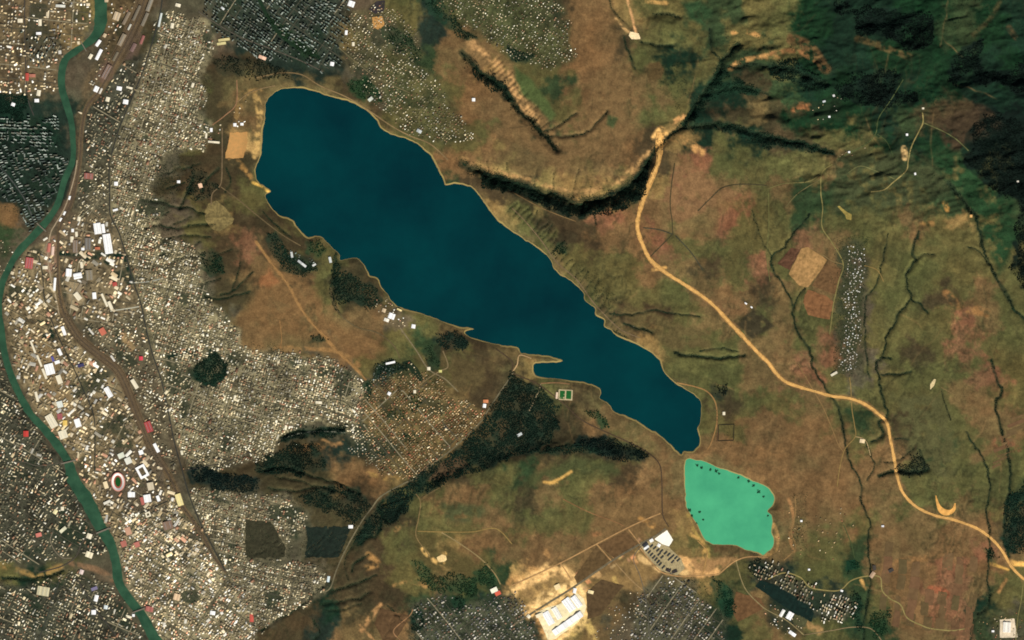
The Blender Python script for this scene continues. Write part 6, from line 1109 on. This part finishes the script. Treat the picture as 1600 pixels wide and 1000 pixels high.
# stadium
st = bpy.data.objects.new("stadium", None); COL.objects.link(st); st.location = (float(WX(184)), float(WY(753)), float(hgt(184, 753)) + 2); st.rotation_euler = (0, 0, math.radians(3))
def ell(n, rx, ry, z): return [(math.cos(2 * math.pi * i / n) * rx, math.sin(2 * math.pi * i / n) * ry, z) for i in range(n)]
def loft(rings, n): return [(r * n + i, r * n + (i + 1) % n, (r + 1) * n + (i + 1) % n, (r + 1) * n + i) for r in range(len(rings) - 1) for i in range(n)]
def part(name, v, f, mat, parent):
    me = bpy.data.meshes.new(name); me.from_pydata(v, [], f); me.materials.append(mat); me.update(); o = add(name, me); o.parent = parent; return o
N = 48; M_STAND = flat_mat("stand_concrete", (234, 224, 214), n1=30, amp=.06); M_RUN = flat_mat("running_track_red", (150, 78, 62), n1=20, amp=.1); M_PITCH = flat_mat("pitch_grass", (22, 74, 30), n1=20, amp=.15); M_ROSE = flat_mat("stand_rose_seats", (206, 140, 124), n1=30, amp=.08)
rings = [ell(N, 110, 148, -8), ell(N, 110, 148, 16), ell(N, 96, 134, 17), ell(N, 72, 108, 2)]
part("outer_stand", sum(rings[:3], []), loft(rings[:3], N), M_ROSE, st); part("inner_stand", sum([ell(N, 96, 134, 17.2), ell(N, 66, 102, 3)], []), loft(rings[:2], N), M_STAND, st)
part("running_track", ell(N, 66, 102, 2.0), [tuple(range(N))], M_RUN, st); part("pitch", ell(N, 44, 76, 2.6), [tuple(range(N))], M_PITCH, st)
tag(st, "oval stadium with pale stands, reddish track and green pitch", "stadium")
# playing fields
for x in (878.6, 888.6):
    o = patch("sports_pitch", quad(x, 617, 8, 13, 3), flat_mat("pitch_turf", (24, 84, 36), n1=30, amp=.12), 2.4, 2); tag(o, "bright green playing field by the south shore, one of a pair", kind="structure", group="pair of playing fields")
o = patch("pitch_surround", quad(883.6, 617, 22, 16.5, 3), flat_mat("pitch_surround_gravel", (176, 160, 124), n1=30, amp=.15), 1.4, 2); tag(o, "pale gravel surround of the paired playing fields", kind="structure")
# walled plot
M_HEDGE = flat_mat("plot_hedge", (44, 40, 28), n1=20, amp=.2)
for a_, b_ in ((("1123 664"), ("1147 663")), (("1147 663"), ("1146 688")), (("1146 688"), ("1122 689")), (("1122 689"), ("1123 664"))):
    p = pts2(a_ + " " + b_); q = catmull(p, 2); n = len(q); t = (p[1] - p[0]) / np.hypot(*(p[1] - p[0])); nn = np.array([-t[1], t[0]]) * .55
    v = [(float(WX(x + s * nn[0])), float(WY(y + s * nn[1])), float(hgt(x, y)) + zz) for x, y in q for s, zz in ((-1, -2), (-1, 5), (1, 5), (1, -2))]
    f = [(4 * i + k, 4 * i + k + 1, 4 * i + k + 5, 4 * i + k + 4) for i in range(n - 1) for k in range(3)]
    me = bpy.data.meshes.new("hedge"); me.from_pydata(v, [], f); me.materials.append(M_HEDGE); me.update(); tag(add("hedge", me), "dark hedge on one side of the square plot east of the reservoir", "hedge", "hedges of the square plot")
# bridges
M_DECK = flat_mat("bridge_concrete", (120, 112, 96), n1=20, amp=.1)
def bridge(x, y, ang, length, width, label):
    root = bpy.data.objects.new("bridge", None); COL.objects.link(root); root.location = (float(WX(x)), float(WY(y)), 0); root.rotation_euler = (0, 0, math.radians(-ang))
    L, W = length * S, width * S
    def bx(name, x0, x1, y0, y1, z0, z1):
        v = [(a, b, c) for c in (z0, z1) for a, b in ((x0, y0), (x1, y0), (x1, y1), (x0, y1))]
        part(name, v, [(0, 1, 5, 4), (1, 2, 6, 5), (2, 3, 7, 6), (3, 0, 4, 7), (4, 5, 6, 7), (3, 2, 1, 0)], M_DECK, root)
    bx("deck", -L / 2, L / 2, -W / 2, W / 2, 9, 11.5)
    for s in (-1, 1): bx("parapet", -L / 2, L / 2, s * (W / 2) - 1, s * (W / 2) + 1, 11.5, 12.8)
    for k in (-.25, 0, .25): bx("pier", k * L - 3, k * L + 3, -W / 2 + 2, W / 2 - 2, -8, 9)
    tag(root, label, "bridge")
bridge(107, 722, -14, 26, 2.0, "road bridge over the green river below the crowded east bank"); bridge(162, 829, -22, 26, 2.2, "road bridge over the widest river reach by the dark riverside park"); bridge(217, 954, -20, 24, 1.8, "road bridge over the river below the ravine"); bridge(64, 355, 42, 20, 1.5, "slim bridge over the river at the slab blocks' bend"); bridge(130, 72, 60, 18, 1.2, "slim bridge over the river's upper bend")
print("objects", len(bpy.data.objects))
